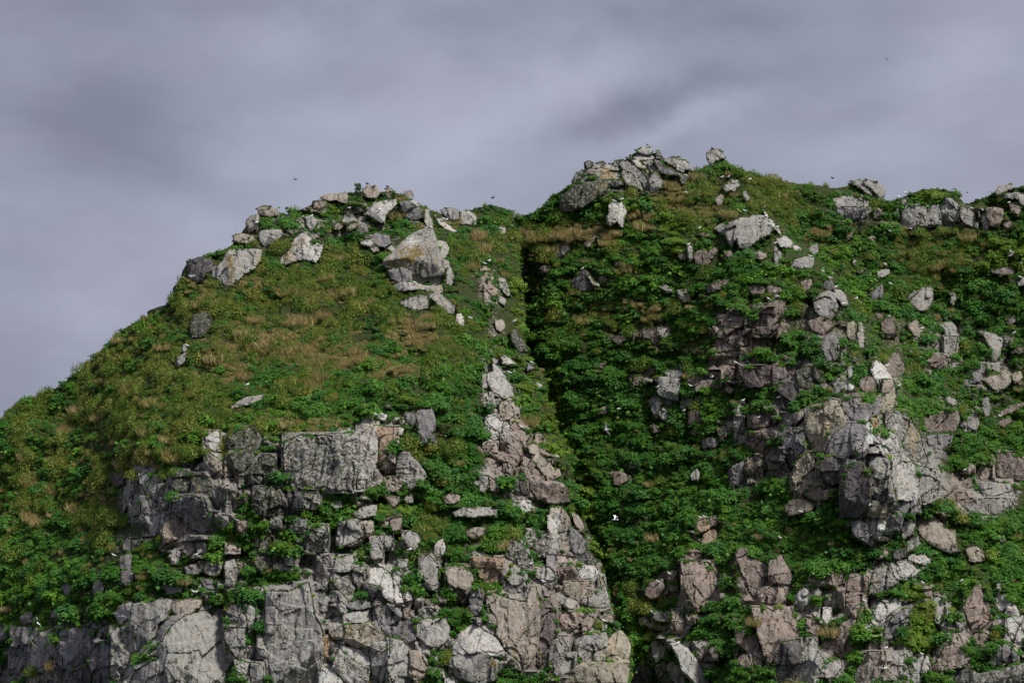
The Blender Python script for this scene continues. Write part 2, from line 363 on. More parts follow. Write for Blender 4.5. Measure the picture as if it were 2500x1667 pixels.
D6 pV|870,210 1010,180 1015,250 1000,340 870,360 860,280|
D6 pV|1100,170 1220,60 1330,10 1420,10 1380,100 1340,170 1270,230 1180,220 1190,160|
D6 bV|1030,280 1090,250 1100,300 1050,310|
D6 gU|440,545 550,535 555,570 450,565|
D6 gU|330,600 400,585 540,600 525,770 470,760 390,750 350,710 370,650|pale angular block with a squared right edge alone in the dark green slope|450,660,1.2,-.1,-.2;350,650,.7,.7,-.1;400,740,.8,.2,.5
D6 mL|290,790 350,710 390,760 380,830 350,920 320,870|
D6 gV|390,820 460,870 450,910 410,935 370,880|
D6 dD|390,770 500,760 450,820 400,820|
D6 pV|300,985 330,980 375,1025 320,1040|
D6 pV|160,590 220,570 200,630 160,650|
D6 pV|620,600 700,580 860,540 860,600 760,650 690,700 680,640 630,620|
D6 mV|550,830 580,740 650,720 640,790 570,840|
D6 pV|920,560 960,530 1015,540 1020,600 970,570|
D6 pV|915,690 950,665 990,690 960,720|small pinkish pointed stone poking out between two bushes on the right slope
D6 pV|620,960 630,880 710,840 745,890 745,940 680,950 650,975|
D6 pV|630,1050 680,1005 710,1030 660,1060|
D6 pV|850,1020 920,980 925,1060 890,1120|
D6 gV|1040,800 1080,790 1080,850 1050,940 1020,1090 1000,1080 1010,900|thin upright pale rib of rock between two columns of bushes
D6 pV|1130,920 1200,890 1280,930 1280,980 1190,990 1130,990|
D6 pD|1150,1090 1200,1050 1270,1060 1280,1110 1230,1190 1170,1180 1145,1130|rounded brown boulder bulging from the cliff beside dark moss
D6 mD|730,1110 800,1090 860,1100 850,1150 760,1180 720,1175|
D6 yV|1200,1240 1230,1240 1200,1380 1175,1410 1190,1300|
D6 pV|1100,1300 1170,1270 1190,1340 1150,1380 1100,1380|
D6 mV|970,1350 1060,1290 1080,1320 1060,1440 1010,1470 960,1440|
D6 mV|80,1310 140,1270 210,1330 130,1325|
D6 pU|0,1380 60,1370 130,1410 100,1440 40,1475 0,1470|flat pale stone in the green slope right of the deep gully
D6 gV|640,1400 680,1350 705,1380 690,1430 650,1430|small rounded grey stone in dark green bushes below the gully slope
D6 kV|1080,500 1500,500 1480,560 1350,600 1340,640 1240,650 1150,660 1110,650 1060,560|
D6 dV|1330,680 1460,640 1510,720 1450,850 1400,830 1380,720|
D6 LV|1520,530 1620,500 1650,640 1600,680 1540,640|
D6 yL|1630,900 1740,850 1790,780 1850,790 1900,900 1880,960 1820,1000 1790,1090 1740,1190 1660,1220 1640,1130 1600,1010|sweeping yellow and white streaked rock apron left of the big prow
D6 yV|1500,1470 1490,1400 1530,1290 1590,1230 1660,1210 1650,1330 1560,1400 1560,1500 1510,1510|ragged yellow stained rib at the lower end of the streaked apron
D6 mL|1410,1110 1500,1030 1570,1020 1580,1080 1520,1260 1490,1330 1430,1180|
D6 dD|1380,1210 1470,1180 1490,1300 1450,1360 1390,1330|
D6 gU|1940,500 1980,470 1975,560 1945,590|
D6 mV|1830,640 1900,620 1930,660 1880,700 1840,720|
D6 KD|1895,690 1940,640 1990,640 2010,680 2040,720 2030,800 1990,800 1930,770 1905,730|dark mossy boulder with a white cap hanging on the cliff above the big prow
D7 mV|520,640 640,640 720,650 810,600 810,680 760,780 700,800 600,790 530,720|
D7 pV|660,480 770,440 780,580 700,570 660,540|
D7 wR|750,340 790,320 850,390 910,480 880,510 830,490 840,560 800,590 785,500 750,420|whitish crest slab curving down right at the top of the big prow
D7 yR|830,500 910,490 930,600 900,720 860,780 820,700 830,600|
D7 mL|440,940 560,840 720,830 700,960 620,1040 540,1120 500,1100 370,1100 400,1020|large smooth grey triangular face on the left of the big prow
D7 dD|370,1105 520,1105 540,1180 520,1280 430,1320 360,1250 350,1170|
D7 dV|560,1180 660,1130 700,1200 760,1310 740,1400 700,1500 640,1568 500,1568 500,1450 540,1300|
D7 wU|735,845 750,860 760,940 800,1000 860,1090 830,1080 760,1000 740,1000 700,1080 640,1110 640,1060 700,980 715,900|sharp white spike of rock at the centre of the big prow
D7 wR|820,960 880,900 960,940 1000,1080 1060,1160 1110,1240 1105,1320 1130,1430 1040,1430 950,1420 900,1350 870,1230 900,1130 840,1040|long smooth pale slab sloping down right on the face of the big prow
D7 gL|740,1100 840,1090 900,1150 880,1250 920,1370 930,1430 850,1450 760,1430 760,1300 720,1200|
D7 lR|870,860 930,740 1010,740 1060,820 1110,920 1140,1020 1200,1160 1180,1190 1100,1130 1010,1080 960,940 900,880|speckled green and white rock flank on the right of the big prow
D7 oV|750,800 780,790 790,880 765,870|
D7 gR|1040,1130 1110,1180 1190,1200 1220,1290 1190,1450 1140,1430 1110,1300|
D7 gR|1180,1210 1240,1230 1260,1330 1230,1370 1200,1300|
D7 yV|740,1450 860,1460 850,1568 720,1568|
D7 dD|860,1440 940,1440 920,1568 850,1568|
D7 mV|940,1430 1120,1440 1110,1520 950,1560|
D7 pV|1150,790 1250,750 1420,730 1435,800 1400,880 1280,890 1190,880|
D7 mV|1200,930 1380,920 1370,970 1300,1020 1220,990|
D7 gV|1450,820 1530,780 1590,740 1570,860 1500,880|
D7 mV|1630,640 1680,620 1690,760 1650,780 1635,700|
D7 wV|1560,780 1590,770 1580,890 1540,890|
D7 bR|1640,490 1700,455 1850,440 1870,480 1800,540 1750,570 1680,530|tan wedge shaped boulder pointing left down near the right edge
D7 bR|1870,440 1930,420 1940,460 1890,500|
D7 pV|840,340 920,280 960,240 990,340 1000,400 980,440 920,450 880,420|pinkish pointed boulder right behind the top of the big prow
D7 pV|1180,340 1260,290 1330,300 1290,350 1210,380|
D7 mR|1530,490 1600,370 1650,370 1620,470 1560,500|
D7 pV|1750,1090 1850,1070 1900,1080 1960,1150 1960,1280 1820,1260 1760,1240|
D7 gU|1550,1300 1620,1330 1650,1390 1700,1390 1850,1360 1830,1310 1720,1310 1650,1290|
D7 gD|1510,1480 1600,1450 1750,1430 1840,1440 1820,1490 1750,1540 1620,1540 1540,1530|long overhanging grey ledge block with a black gap under it at the right
D7 bV|1600,1210 1640,1180 1690,1200 1680,1250 1620,1260|
D7 pV|1420,1400 1480,1390 1520,1450 1480,1480|
D7 pV|1480,1290 1530,1280 1545,1320 1500,1330|
D7 pU|1760,740 1860,690 1960,660 1960,690 1880,720 1790,765|
D7 pV|1740,830 1830,790 1860,800 1800,860|
D7 gV|1320,630 1370,600 1420,660 1390,690|
D7 pV|1900,210 1960,215 1960,260 1910,250|
D7 pV|200,1380 300,1340 400,1360 410,1430 340,1450 220,1410|
D8 yV|400,120 480,50 570,70 630,110 610,160 540,165 430,195 395,170|tan and yellow cracked blocks left below the big prow
D8 mV|940,260 1000,240 1060,270 1080,350 1130,380 1100,450 1050,410 970,360 940,310|grey block leaning against the white rock below the big prow
D8 wU|1050,210 1190,215 1205,260 1160,380 1120,350 1070,290|bright white rock with yellow stain just under the foot of the big prow
D8 mD|1210,230 1340,180 1350,230 1330,290 1260,350 1205,330|
D8 gR|1370,260 1420,235 1450,270 1445,340 1350,400 1360,320|narrow pale stone with a gull on its tip right below the big prow
D8 bU|1480,200 1620,190 1700,300 1780,310 1790,420 1830,480 1740,500 1640,460 1570,420 1500,350 1475,280|broad tan fan shaped slab right below the big prow
D8 wU|1420,520 1490,500 1590,520 1560,610 1500,590 1410,560|whitish angular rock between bushes below the tan fan slab
D8 wU|1300,600 1380,590 1490,640 1410,700 1340,680|
D8 lV|1400,400 1470,370 1500,430 1430,480 1380,520|
D8 dV|1290,490 1370,460 1390,500 1330,550 1280,540|
D8 bU|1150,460 1200,450 1228,480 1220,520 1160,550 1110,555 1190,500 1190,480 1150,475|small tan hook shaped stone at the end of the green ledge
D8 lU|1140,620 1200,560 1240,600 1270,700 1300,740 1220,790 1120,830 1080,820 1120,700|yellowish lichened rock pyramid in the middle of the lower right cliff
D8 pV|920,730 1030,690 1060,720 1050,800 980,830 910,800|
D8 pV|900,840 1000,830 1050,850 1000,900 920,930|
D8 pV|680,670 740,650 850,690 860,740 800,770 730,740 620,740 560,700|
D8 bV|1870,480 1920,420 1990,460 2040,550 1980,570 1900,570|tan pointed rock with a gull among the bushes at the lower right
D8 gV|2125,370 2170,360 2210,390 2160,410|
D8 pV|140,570 220,600 250,680 230,720 180,780 150,860 100,800 60,680 20,600 0,560 0,480 60,470 120,520|
D8 pR|270,560 360,530 400,620 440,700 445,790 420,850 350,760 320,700 270,680|
D8 pD|190,850 300,790 370,800 385,880 330,930 230,950 180,900|brown bulging rock nose with a black pocket on the pinkish lower wall
D8 pR|130,960 240,960 300,1000 340,960 420,950 460,1050 540,1180 470,1230 360,1260 290,1310 230,1330 200,1230 160,1100|
D8 pR|0,1150 100,1130 170,1200 220,1270 200,1400 140,1400 80,1290 0,1240|
D8 pV|0,1280 60,1330 100,1400 80,1430 0,1400|
D8 dD|370,1250 500,1220 510,1330 470,1480 450,1540 300,1540 260,1480 330,1350|
D8 gL|620,1190 650,1270 690,1400 660,1470 640,1560 560,1550 480,1540 480,1440 520,1330 580,1270|blue grey triangular rock at the bottom edge right of the pinkish wall
D8 wV|535,785 605,850 560,920 530,965 490,910 485,850|white gem shaped stone with pointed ends among bushes in the lower right cliff|540,850,.8,.6,-.5;545,850,.8,-.7,.1;530,920,.5,0,.7
D8 wV|710,985 745,970 755,1000 745,1090 720,1080|slender white upright stone in bushes below the gem shaped stone
D8 pV|580,1050 640,1060 665,1100 650,1170 590,1120|
D8 gU|720,1440 780,1390 830,1380 840,1440 780,1500 700,1510 650,1510|
D8 pL|950,960 1010,930 970,1000 960,1080 900,1150 880,1250 900,1330 860,1350 790,1290 700,1250 680,1210 780,1190 860,1090 920,1050|long smooth brownish chute of rock sweeping down left at the lower right
D8 wU|1170,910 1220,930 1290,880 1325,920 1320,950 1220,1000 1200,1060 1150,1100 1100,1050 1150,970|whitish wing shaped rock beside the smooth brownish chute
D8 mL|1350,980 1400,960 1400,1010 1330,1090 1290,1130 1270,1200 1210,1190 1230,1090|
D8 bL|1050,1340 1190,1315 1195,1380 1150,1500 1100,1568 950,1568 1000,1450|smooth tan slab leaning right at the bottom edge of the lower right cliff
D8 gV|1330,1370 1380,1345 1360,1450 1355,1530 1335,1530|
D8 gV|1600,870 1650,880 1665,920 1610,920|
D8 gV|1640,950 1690,960 1705,1020 1660,1080 1630,1050|diamond shaped grey stone in the bright green patch at the lower right
D8 gV|1800,1010 1850,1010 1860,1080 1830,1140 1800,1080|oval pale stone left of the tall pinkish spire
D8 pV|1970,745 2010,800 2060,920 2050,1050 1990,1120 1930,1130 1900,1040 1870,940 1920,850|tall pinkish spire of rock at the lower right
D8 wL|2130,770 2160,760 2170,860 2220,850 2270,930 2310,1000 2260,1030 2200,960 2150,970 2130,880|white streaked rock by the right edge, upper one of two
D8 wR|2210,1040 2260,1050 2350,1170 2350,1250 2300,1260 2240,1160|white streaked rock by the right edge, lower one of two
D8 yV|2280,1290 2350,1320 2350,1350 2290,1340|
D8 pV|1760,1180 1800,1180 1850,1280 1890,1360 1860,1420 1740,1440 1640,1460 1560,1440 1640,1400 1700,1290 1750,1270|broad pinkish slab below the tall spire at the lower right
D8 gU|1440,1400 1500,1380 1560,1440 1540,1470 1470,1460|
D8 gU|1500,1350 1550,1355 1560,1395 1490,1385|small tan stone with a gull near the bottom edge at the right
D8 lV|1790,1470 1900,1450 2000,1490 2100,1470 2200,1440 2350,1400 2350,1568 1790,1568|
D8 mV|2110,1270 2200,1260 2290,1340 2250,1390 2150,1360|
D8 gV|1440,1490 1490,1480 1490,1560 1450,1568|
D8 pV|1940,1180 2000,1160 2050,1190 2000,1250 1960,1230|
D8 pV|1540,780 1580,790 1590,850 1540,840|
D8 pV|1460,740 1550,760 1470,750|
D4 wR|685,270 710,310 770,350 800,420 850,480 870,520 860,600 840,610 790,570 740,560 690,520 650,440 650,390 700,370|tall pale slab with brown stripes high on the crest left of the deep gully
D4 gL|605,370 640,400 650,490 610,490|
D4 wR|760,250 790,215 810,250 885,300 820,300 770,300|small white streaked rock on the crest above the tall pale slab
D4 gR|700,560 760,590 750,640 720,630 680,600|
D4 bR|770,600 820,640 860,720 830,740 790,760 760,690|
D4 wU|645,765 700,745 755,790 750,860 690,820|white rounded stone at the left edge of the striped crest rocks
D4 wR|670,880 700,830 735,860 720,920 690,910|
D4 pV|620,990 700,955 725,1030 680,1030|
D4 pR|820,980 870,1020 920,1090 900,1110 850,1060|
D4 pR|850,840 880,790 920,850 990,900 960,930 980,1000 950,990 920,910|
D4 bR|980,990 1040,960 1090,1060 1150,1110 1200,1180 1210,1260 1150,1270 1080,1180 1020,1080|long tan slab running down right along the gully crest
D4 pR|950,1080 1000,1100 1080,1220 1100,1260 1000,1290 950,1180|
D4 pR|1060,980 1120,1000 1210,1070 1150,1060 1090,1040|
D4 pR|1200,1180 1240,1180 1255,1220 1220,1240|
D4 pD|980,1310 1090,1280 1260,1290 1310,1340 1335,1450 1240,1465 1130,1450 1070,1420|brown undercut block at the foot of the crest slabs above a black overhang
D4 pR|790,1100 850,1180 860,1220 820,1190|
D4 dR|860,1250 930,1270 980,1370 960,1390 890,1330|
D4 mV|980,310 1025,290 1030,330 985,350|rounded grey stone with a gull at the very edge of the gully
D4 gR|1060,460 1095,480 1085,520|
D4 pU|280,1420 350,1385 410,1400 400,1440 300,1460|tan domed stone among bushes on the left headland face
D4 gV|540,1290 580,1280 585,1310|
D4 gV|590,1310 630,1320 620,1360 595,1350|
D4 pV|670,1250 760,1330 770,1370 690,1340|
D4 gV|590,1250 640,1250 630,1310 600,1300|
D4 wV|900,1480 950,1440 1030,1490 985,1540 940,1520|white four cornered stone with a gull among bushes below the brown undercut block
D4 pV|1560,690 1640,650 1690,680 1640,710 1570,710|
D4 pV|1660,1210 1740,1195 1860,1250 1820,1280 1770,1260 1740,1305 1700,1290 1700,1240|
D4 pV|1680,100 1760,70 1800,100 1740,130|
D4 pV|1560,310 1640,290 1610,340|
D4 pV|1870,450 1940,390 1920,470 1860,490|
D5 bD|660,140 740,130 800,220 810,280 770,320 720,330 690,250 650,200|
D5 wR|625,200 650,200 700,290 730,370 690,400 650,390 640,310|white pointed rock blade under the black overhang
D5 gV|655,410 720,400 740,460 700,480 650,470|
D5 bV|750,390 800,370 810,460 780,500 740,490|
D5 mV|815,300 870,330 940,410 930,460 960,540 930,600 880,560 830,470 810,390|dark grey kite shaped rock face beside the gully edge
D5 LV|940,440 1000,520 1030,600 1010,650 960,590 950,500|
D5 pR|830,180 880,200 940,330 930,345 890,300 850,240|
D5 mV|640,480 690,490 700,580 680,630 640,600 630,530|
D5 bU|700,570 720,530 780,520 830,570 850,600 750,615|
D5 pD|720,640 760,600 830,610 875,700 850,740 760,745 725,710|brown boulder with a dark underside near the gully's lower edge
D5 wU|890,660 930,610 1000,620 1030,660 1000,690 920,700|
D5 yV|775,760 870,750 885,880 840,870 790,830|
D5 pV|885,750 990,750 985,820 960,850 890,840|
D5 gR|890,880 1000,860 1060,780 1040,700 1080,750 1130,930 1000,935 880,900|pale curved rock frame around a small dark recess at the gully's lower edge
D5 gU|770,930 800,870 860,910 830,940|
D5 oD|5,540 130,545 270,555 200,700 130,770 80,680 40,620|smooth orange brown triangular rock face pointing down, framed by bushes
D5 gU|0,470 100,490 160,530 60,550 10,530|
D5 gV|330,610 360,680 430,720 440,850 390,900 310,900 270,840 270,740 310,680|pale teardrop shaped rock right of the orange brown triangle
D5 bV|140,860 190,830 270,880 330,900 440,920 480,800 520,790 540,900 560,1000 550,1130 540,1280 480,1400 430,1440 370,1350 300,1300 260,1220 220,1160 230,1050 170,960|
D5 kV|560,900 640,920 680,1000 690,1100 640,1250 600,1380 550,1440 540,1300 570,1150|
D5 lV|280,400 330,400 400,430 480,560 490,640 430,620 350,560 300,520|
D5 lV|450,310 500,300 530,340 500,480 460,440|
D5 lV|540,350 640,350 630,460 600,520 520,460|
D5 gV|530,620 640,640 680,700 640,740 550,700|
D5 mV|5,810 70,810 80,920 60,1000 0,1010 0,850|
D5 bV|170,900 230,860 280,930 250,970 200,970|
D5 gL|650,1230 730,1210 780,1290 760,1330 700,1370 660,1400 640,1300|
D5 gV|700,1440 660,1400 770,1330 860,1320 850,1400 810,1500 740,1520 670,1490|
D5 gV|860,1220 960,1180 1100,1160 1110,1250 1090,1340 1080,1400 960,1400 880,1320|
D5 yR|1110,1200 1220,1140 1280,1200 1300,1270 1300,1400 1200,1400 1090,1370|
D5 yD|620,1540 740,1520 850,1440 960,1400 1300,1400 1270,1568 620,1568|
D5 gU|1470,1250 1510,1220 1580,1260 1580,1350 1520,1400 1480,1330|
D5 wR|1630,1250 1700,1240 1780,1290 1850,1390 1900,1470 1950,1568 1830,1568 1740,1480 1700,1350|whitish lichened rock ridge running down right at the bottom edge right of the gully
D5 gV|1640,1400 1740,1430 1750,1568 1680,1568 1600,1460|
D5 LV|1480,1400 1600,1400 1620,1500 1660,1568 1560,1568|
D5 dD|1310,1450 1400,1400 1480,1480 1490,1568 1310,1568|
D5 gV|1840,1270 1900,1235 1945,1280 1890,1310 1855,1310|squarish grey boulder at the foot of the pinkish lower wall
D5 yV|1880,1330 1930,1310 1920,1370 1890,1360|
D5 pV|1930,1300 2015,1250 2015,1370 1940,1360|
D5 gU|1490,990 1560,990 1640,1030 1640,1080 1590,1060 1520,1050|grey slanting slab beside the green gully floor
D5 bV|1380,1040 1430,1030 1450,1070 1390,1080|
D5 pV|1420,1090 1500,1075 1610,1100 1590,1140 1530,1130|
D5 pV|1265,1110 1330,1090 1360,1120 1280,1125|
D5 bR|1650,1000 1690,980 1740,1060 1730,1140 1680,1130|
D5 gV|1725,870 1740,900 1745,1050 1730,1000|
D5 pV|1420,800 1460,740 1580,710 1590,780 1540,860 1470,880 1430,850|brown rock with a gull in the bushes at the lower end of the gully
D5 pV|1620,670 1670,680 1650,720 1625,710|
D5 pV|1640,760 1680,760 1670,800 1640,800|
D5 pV|1730,570 1740,530 1830,480 1870,500 1890,560 1800,575|
D5 pR|1730,600 1830,580 1930,595 1990,680 2010,780 1940,750 1960,850 1890,880 1880,960 1800,900 1760,780|smooth pinkish brown slab with fine vertical streaks right of the gully
D5 oU|1840,240 1920,215 1930,270 1990,310 2015,360 1960,420 1890,400 1910,350 1870,300|orange brown rock with two gulls on its top in the right slope
D5 pV|1970,200 2015,200 2015,280 1960,270|
D5 bR|1780,330 1830,340 1870,400 1890,520 1870,480 1860,410 1800,360|
D5 pV|750,1010 900,1000 1000,1050 960,1120 860,1140 780,1110 740,1060|
D5 bU|1080,1000 1130,1010 1160,1060 1110,1060|
D5 gV|1085,1080 1105,1090 1100,1140 1085,1130|
D3 gU|705,190 780,130 900,110 890,190 820,205 760,210|pale ledge block with a square end jutting out below the moss on the left cliff
D3 gU|770,30 840,30 840,60 770,60|
D3 gV|600,250 700,240 770,320 765,370 700,400 630,430 600,380|
D3 bV|770,260 870,250 860,340 800,370 775,350|
D3 lD|370,350 470,280 500,360 460,470 400,490 320,490 290,450 360,410|
D3 LD|250,400 330,420 300,490 265,480|
D3 lL|205,290 290,230 320,260 310,330 240,330|
D3 gV|870,400 920,385 945,450 935,560 900,580 865,530|tall narrow grey block left of the bushy strip on the left cliff
D3 gV|980,380 1010,355 1030,400 1020,460 985,440|
D3 gV|1130,380 1180,330 1250,370 1245,430 1200,470 1150,430|
D3 wR|1400,430 1450,395 1455,460 1420,550 1395,560 1390,500|narrow white stone edge sticking out of the bushes on the left headland
D3 pV|1030,240 1100,225 1090,300 1045,300|
D3 gR|1270,580 1330,535 1370,580 1400,620 1390,700 1420,740 1410,810 1340,790 1270,740 1260,640|rounded grey boulder set in bushes on the lower left headland
D3 bR|1480,660 1560,610 1640,640 1690,700 1660,800 1640,900 1600,890 1540,830 1500,730|
D3 gL|440,570 520,530 580,560 560,640 520,700 470,680 430,640|
D3 gU|570,600 600,560 700,530 725,600 700,640 580,650|
D3 lV|550,740 700,690 715,780 690,860 650,900 600,800|
D3 lV|720,640 820,620 840,700 810,760 760,800 720,760|
D3 wU|820,730 870,640 930,620 1000,680 1060,760 1100,850 1120,925 1050,920 980,860 920,780|bright slanting roof of the big faceted rock in the lower left cliff
D3 mD|815,760 930,800 980,860 1040,915 950,910 860,870 820,830|
D3 gV|540,820 600,830 660,900 650,980 590,1000 550,960|
D3 mV|660,930 760,870 840,900 830,945 700,955|
D3 gV|380,940 470,860 540,900 550,980 490,1030 400,1050 375,1000|
D3 mV|375,800 430,760 490,850 400,920 370,880|
D3 gV|430,740 490,720 500,820 470,800|
D3 gU|530,1060 620,1010 830,970 850,1060 740,1080 640,1110 540,1140|
D3 gV|460,1080 520,1040 530,1110 470,1115|
D3 yV|540,1160 640,1110 840,1080 880,1140 960,1190 920,1240 830,1260 740,1260 640,1210 550,1210|broad grey block with a yellow vertical stain near the bottom of the left cliff|700,1180,.9,.2,-.1;760,1200,.9,-.2,-.1;640,1210,.6,.3,.8
D3 mV|890,930 960,920 1050,930 1100,1000 1090,1040 1000,1080 1070,1100 1060,1190 980,1160 930,1060|
D3 mV|1085,1080 1200,1060 1215,1200 1150,1230 1080,1180|
D3 gR|1240,1090 1330,1050 1460,1040 1490,1120 1480,1200 1400,1270 1320,1240 1250,1180|rounded many sided grey block among bushes near the bottom of the left cliff
D3 gV|1230,1210 1290,1220 1340,1280 1330,1340 1240,1290|
D3 gV|0,830 200,830 340,760 370,900 380,1020 440,1140 460,1300 450,1500 430,1568 60,1568 30,1400 0,1200|
D3 oR|460,1210 500,1190 540,1240 530,1330 490,1410 465,1380|narrow white rock with an orange stain beside a black cleft at the bottom
D3 dV|540,1240 620,1270 560,1390 510,1400|
D3 wU|630,1265 740,1290 830,1360 840,1420 740,1400 650,1340|
D3 gV|600,1290 640,1340 740,1420 840,1430 820,1568 680,1568 600,1480 550,1440|
D3 wU|470,1430 530,1410 580,1510 650,1568 440,1568|white rock at the bottom edge below the black cleft
D3 gV|880,1250 960,1230 1020,1240 1010,1330 980,1420 950,1568 880,1500 870,1350|
D3 gR|1020,1210 1120,1240 1190,1330 1200,1450 1220,1568 1060,1568 1000,1440 1030,1330|
D3 bR|1180,1310 1270,1320 1310,1400 1290,1500 1220,1568 1200,1440|
D3 wU|1530,1290 1600,1150 1700,1095 1780,1150 1900,1220 1930,1290 1880,1310 1760,1290 1600,1330 1540,1330|pale sloping cap rock with a grassy crack at the bottom centre
D3 gV|1510,1380 1600,1310 1720,1290 1830,1340 1890,1400 1890,1540 1780,1568 1700,1568 1580,1520 1510,1440|big faceted boulder at the bottom centre under the pale cap rock|1690,1400,1.5,.5,-.8;1700,1430,1.5,-.3,.3;1600,1450,1.2,.5,.2
D3 wU|1470,1540 1530,1510 1570,1540 1570,1568 1470,1568|
D3 pV|1130,970 1170,960 1200,1010 1150,1040|
D3 gV|1260,1000 1330,960 1390,1000 1310,1030|
D3 gV|1090,570 1140,590 1120,660 1090,620|
D3 wR|1160,800 1190,900 1170,940 1150,850|
D3 pU|1400,850 1490,880 1440,890|
D3 pV|1450,60 1500,20 1580,40 1570,80 1480,95|
D3 gU|1530,170 1620,130 1900,130 1890,200 1780,200 1660,210 1560,200|long flat grey ledge rock among the bushes of the left headland
D3 bV|1640,310 1790,290 1790,350 1700,380 1650,350|
D2 wU|870,270 930,210 975,190 990,260 985,320 940,335 900,300|white pointed stone with a mossy foot at the top edge of the left cliff
D2 LV|1100,260 1160,200 1290,150 1340,250 1310,330 1230,380 1140,360 1090,320|dark grey lichened boulder right of the white pointed stone
D2 LV|1100,380 1180,370 1290,380 1240,460 1190,520 1140,490|
D2 bR|880,360 930,390 1000,450 1060,500 1100,550 1030,560 960,490 900,430|
D2 wU|290,560 370,500 380,530 340,570 300,590|
D2 wR|325,590 395,545 400,620 380,700 350,640|bright folded rock at the upper left corner of the left cliff
D2 mV|400,620 490,640 480,750 450,850 410,900 390,790|
D2 gV|260,620 300,590 305,750 320,850 300,940 250,950 230,880 250,760|
D2 gV|340,780 390,750 400,850 460,880 510,900 490,990 460,1070 410,1040 380,930 340,900|
D2 lV|500,690 540,650 580,720 550,820 510,880 480,830|
D2 LV|620,560 700,520 730,600 700,700 640,720 610,640|
D2 LV|780,540 860,550 900,620 930,760 980,830 900,790 850,740 790,720 770,620|
D2 mD|610,780 740,740 850,780 870,870 940,930 945,1010 860,1040 760,1000 700,930 600,860|
D2 pV|540,930 640,880 720,970 700,1040 620,1090 560,1120 510,1150 530,1040|
D2 LV|1340,440 1400,390 1460,430 1450,600 1390,620 1290,560|lichened rock dome left of the wide speckled wall
D2 LV|1330,680 1430,660 1500,720 1520,850 1450,890 1330,880 1300,800|
D2 lV|1430,900 1510,890 1515,990 1440,980|
D2 pV|1150,960 1260,960 1250,1020 1160,1030|
D2 gV|1060,740 1080,880 1050,900|
D2 gV|1030,910 1060,920 1050,990 1030,990|
D2 LV|1310,1100 1430,1090 1440,1180 1330,1180|
D2 LV|1310,1230 1430,1220 1460,1280 1400,1330 1330,1370 1310,1300|
D2 gV|1050,1300 1120,1280 1140,1340 1145,1480 1110,1505 1040,1480 1040,1400|pale pinkish upright stone with fine streaks in the middle of the left cliff
D2 pV|1140,1300 1190,1290 1180,1390 1150,1410|
D2 mV|700,1340 800,1310 850,1360 800,1400 720,1390|
D2 lV|820,1290 1000,1290 1010,1380 950,1420 860,1380|
D2 mV|840,1440 930,1450 960,1530 860,1500|
D2 bU|700,1180 760,1140 770,1190 720,1240|
D2 gV|570,1200 660,1210 650,1310 580,1320|
D2 gV|810,1140 860,1130 890,1200 820,1210|
D2 bU|1060,1190 1110,1150 1160,1180 1160,1215 1070,1215|
D2 mV|170,1110 240,1110 230,1200 180,1200|
D2 mV|150,1240 240,1230 240,1350 200,1365 160,1340|
D2 mV|165,1380 250,1370 260,1450 200,1510 170,1460|
D2 mV|510,1510 600,1480 680,1500 650,1550 560,1555|
D2 gV|1570,1250 1610,1240 1610,1310 1570,1310|
D2 dV|60,570 140,540 200,560 180,640 110,640|dark flat rock plate at the edge of the left brown slope
D1 gL|810,1070 900,985 940,1000 950,1060 920,1155 840,1140|
D1 gV|950,1010 1080,990 1150,960 1220,980 1190,1120 1120,1140 1100,1230 1000,1320 920,1360 890,1280 870,1170 930,1150|
D1 bU|1230,1010 1330,965 1440,970 1430,1020 1350,1070 1290,1095 1230,1060|tan oval boulder resting on a ledge at the top of the big smooth wall
D1 mV|1110,1150 1200,1150 1180,1210 1120,1240|
D1 gR|1200,1210 1250,1150 1340,1090 1480,1060 1600,1010 1590,1150 1620,1300 1680,1400 1620,1450 1570,1568 880,1568 950,1490 1060,1430 1150,1380 1070,1370 1160,1290|huge smooth pale grey wall at the bottom left with a bushy crack beside it
D1 gV|1610,1180 1660,1155 1730,1200 1740,1330 1700,1400 1660,1340 1610,1250|
D1 gV|790,1230 850,1170 890,1260 900,1350 930,1370 870,1480 850,1568 790,1500 800,1380|
D1 mL|720,1290 780,1280 790,1420 780,1560 740,1568 720,1420|
D1 mV|640,1420 720,1340 710,1568 680,1540|
D1 mV|90,1290 130,1180 240,1180 210,1280 180,1370 90,1380|squarish grey block in the dark bottom left corner, leftmost of two
D1 gV|220,1380 240,1290 290,1220 370,1190 380,1300 350,1440 300,1490 220,1440|tall grey block in the dark bottom left corner, right of the squarish one
D1 mV|80,1480 100,1400 180,1390 130,1480 80,1490|
D1 yV|210,1510 330,1490 310,1550 220,1560|
D1 mV|410,1270 440,1200 600,1180 610,1280 580,1400 500,1490 430,1470 460,1380 420,1340|
D1 mV|600,1250 650,1230 640,1330 600,1420|
D1 mV|450,880 490,860 510,910 470,930|
D1 mV|665,840 720,830 730,900 700,950 670,920|
D1 mV|150,1100 220,1060 240,1130 170,1155|small grey rock on the green slope above the dark bottom left corner
D1 gV|245,1100 280,1090 290,1140 250,1150|
D1 mV|660,1060 720,1060 700,1110 665,1110|
D1 mV|370,1060 430,1050 420,1100 370,1090|
D1 dV|0,1130 50,1180 40,1260 0,1280|
D1 dV|330,1480 420,1440 500,1500 560,1480 640,1420 640,1568 330,1568|
D1 gV|1770,960 1810,950 1800,1230 1770,1200|
D1 gV|1840,1260 1920,1240 1910,1380 1850,1350|
D1 gV|1790,1430 1860,1450 1870,1568 1800,1568|
D1 gV|1700,1420 1760,1430 1760,1500 1690,1470|
D1 lV|1630,1030 1710,1010 1680,1130 1640,1140|
C1 wU|1300,705 1330,705 1325,745 1295,745|
C1 gV|1260,790 1320,755 1310,820 1260,860|small upright grey stone with a gull above it on the brown left slope
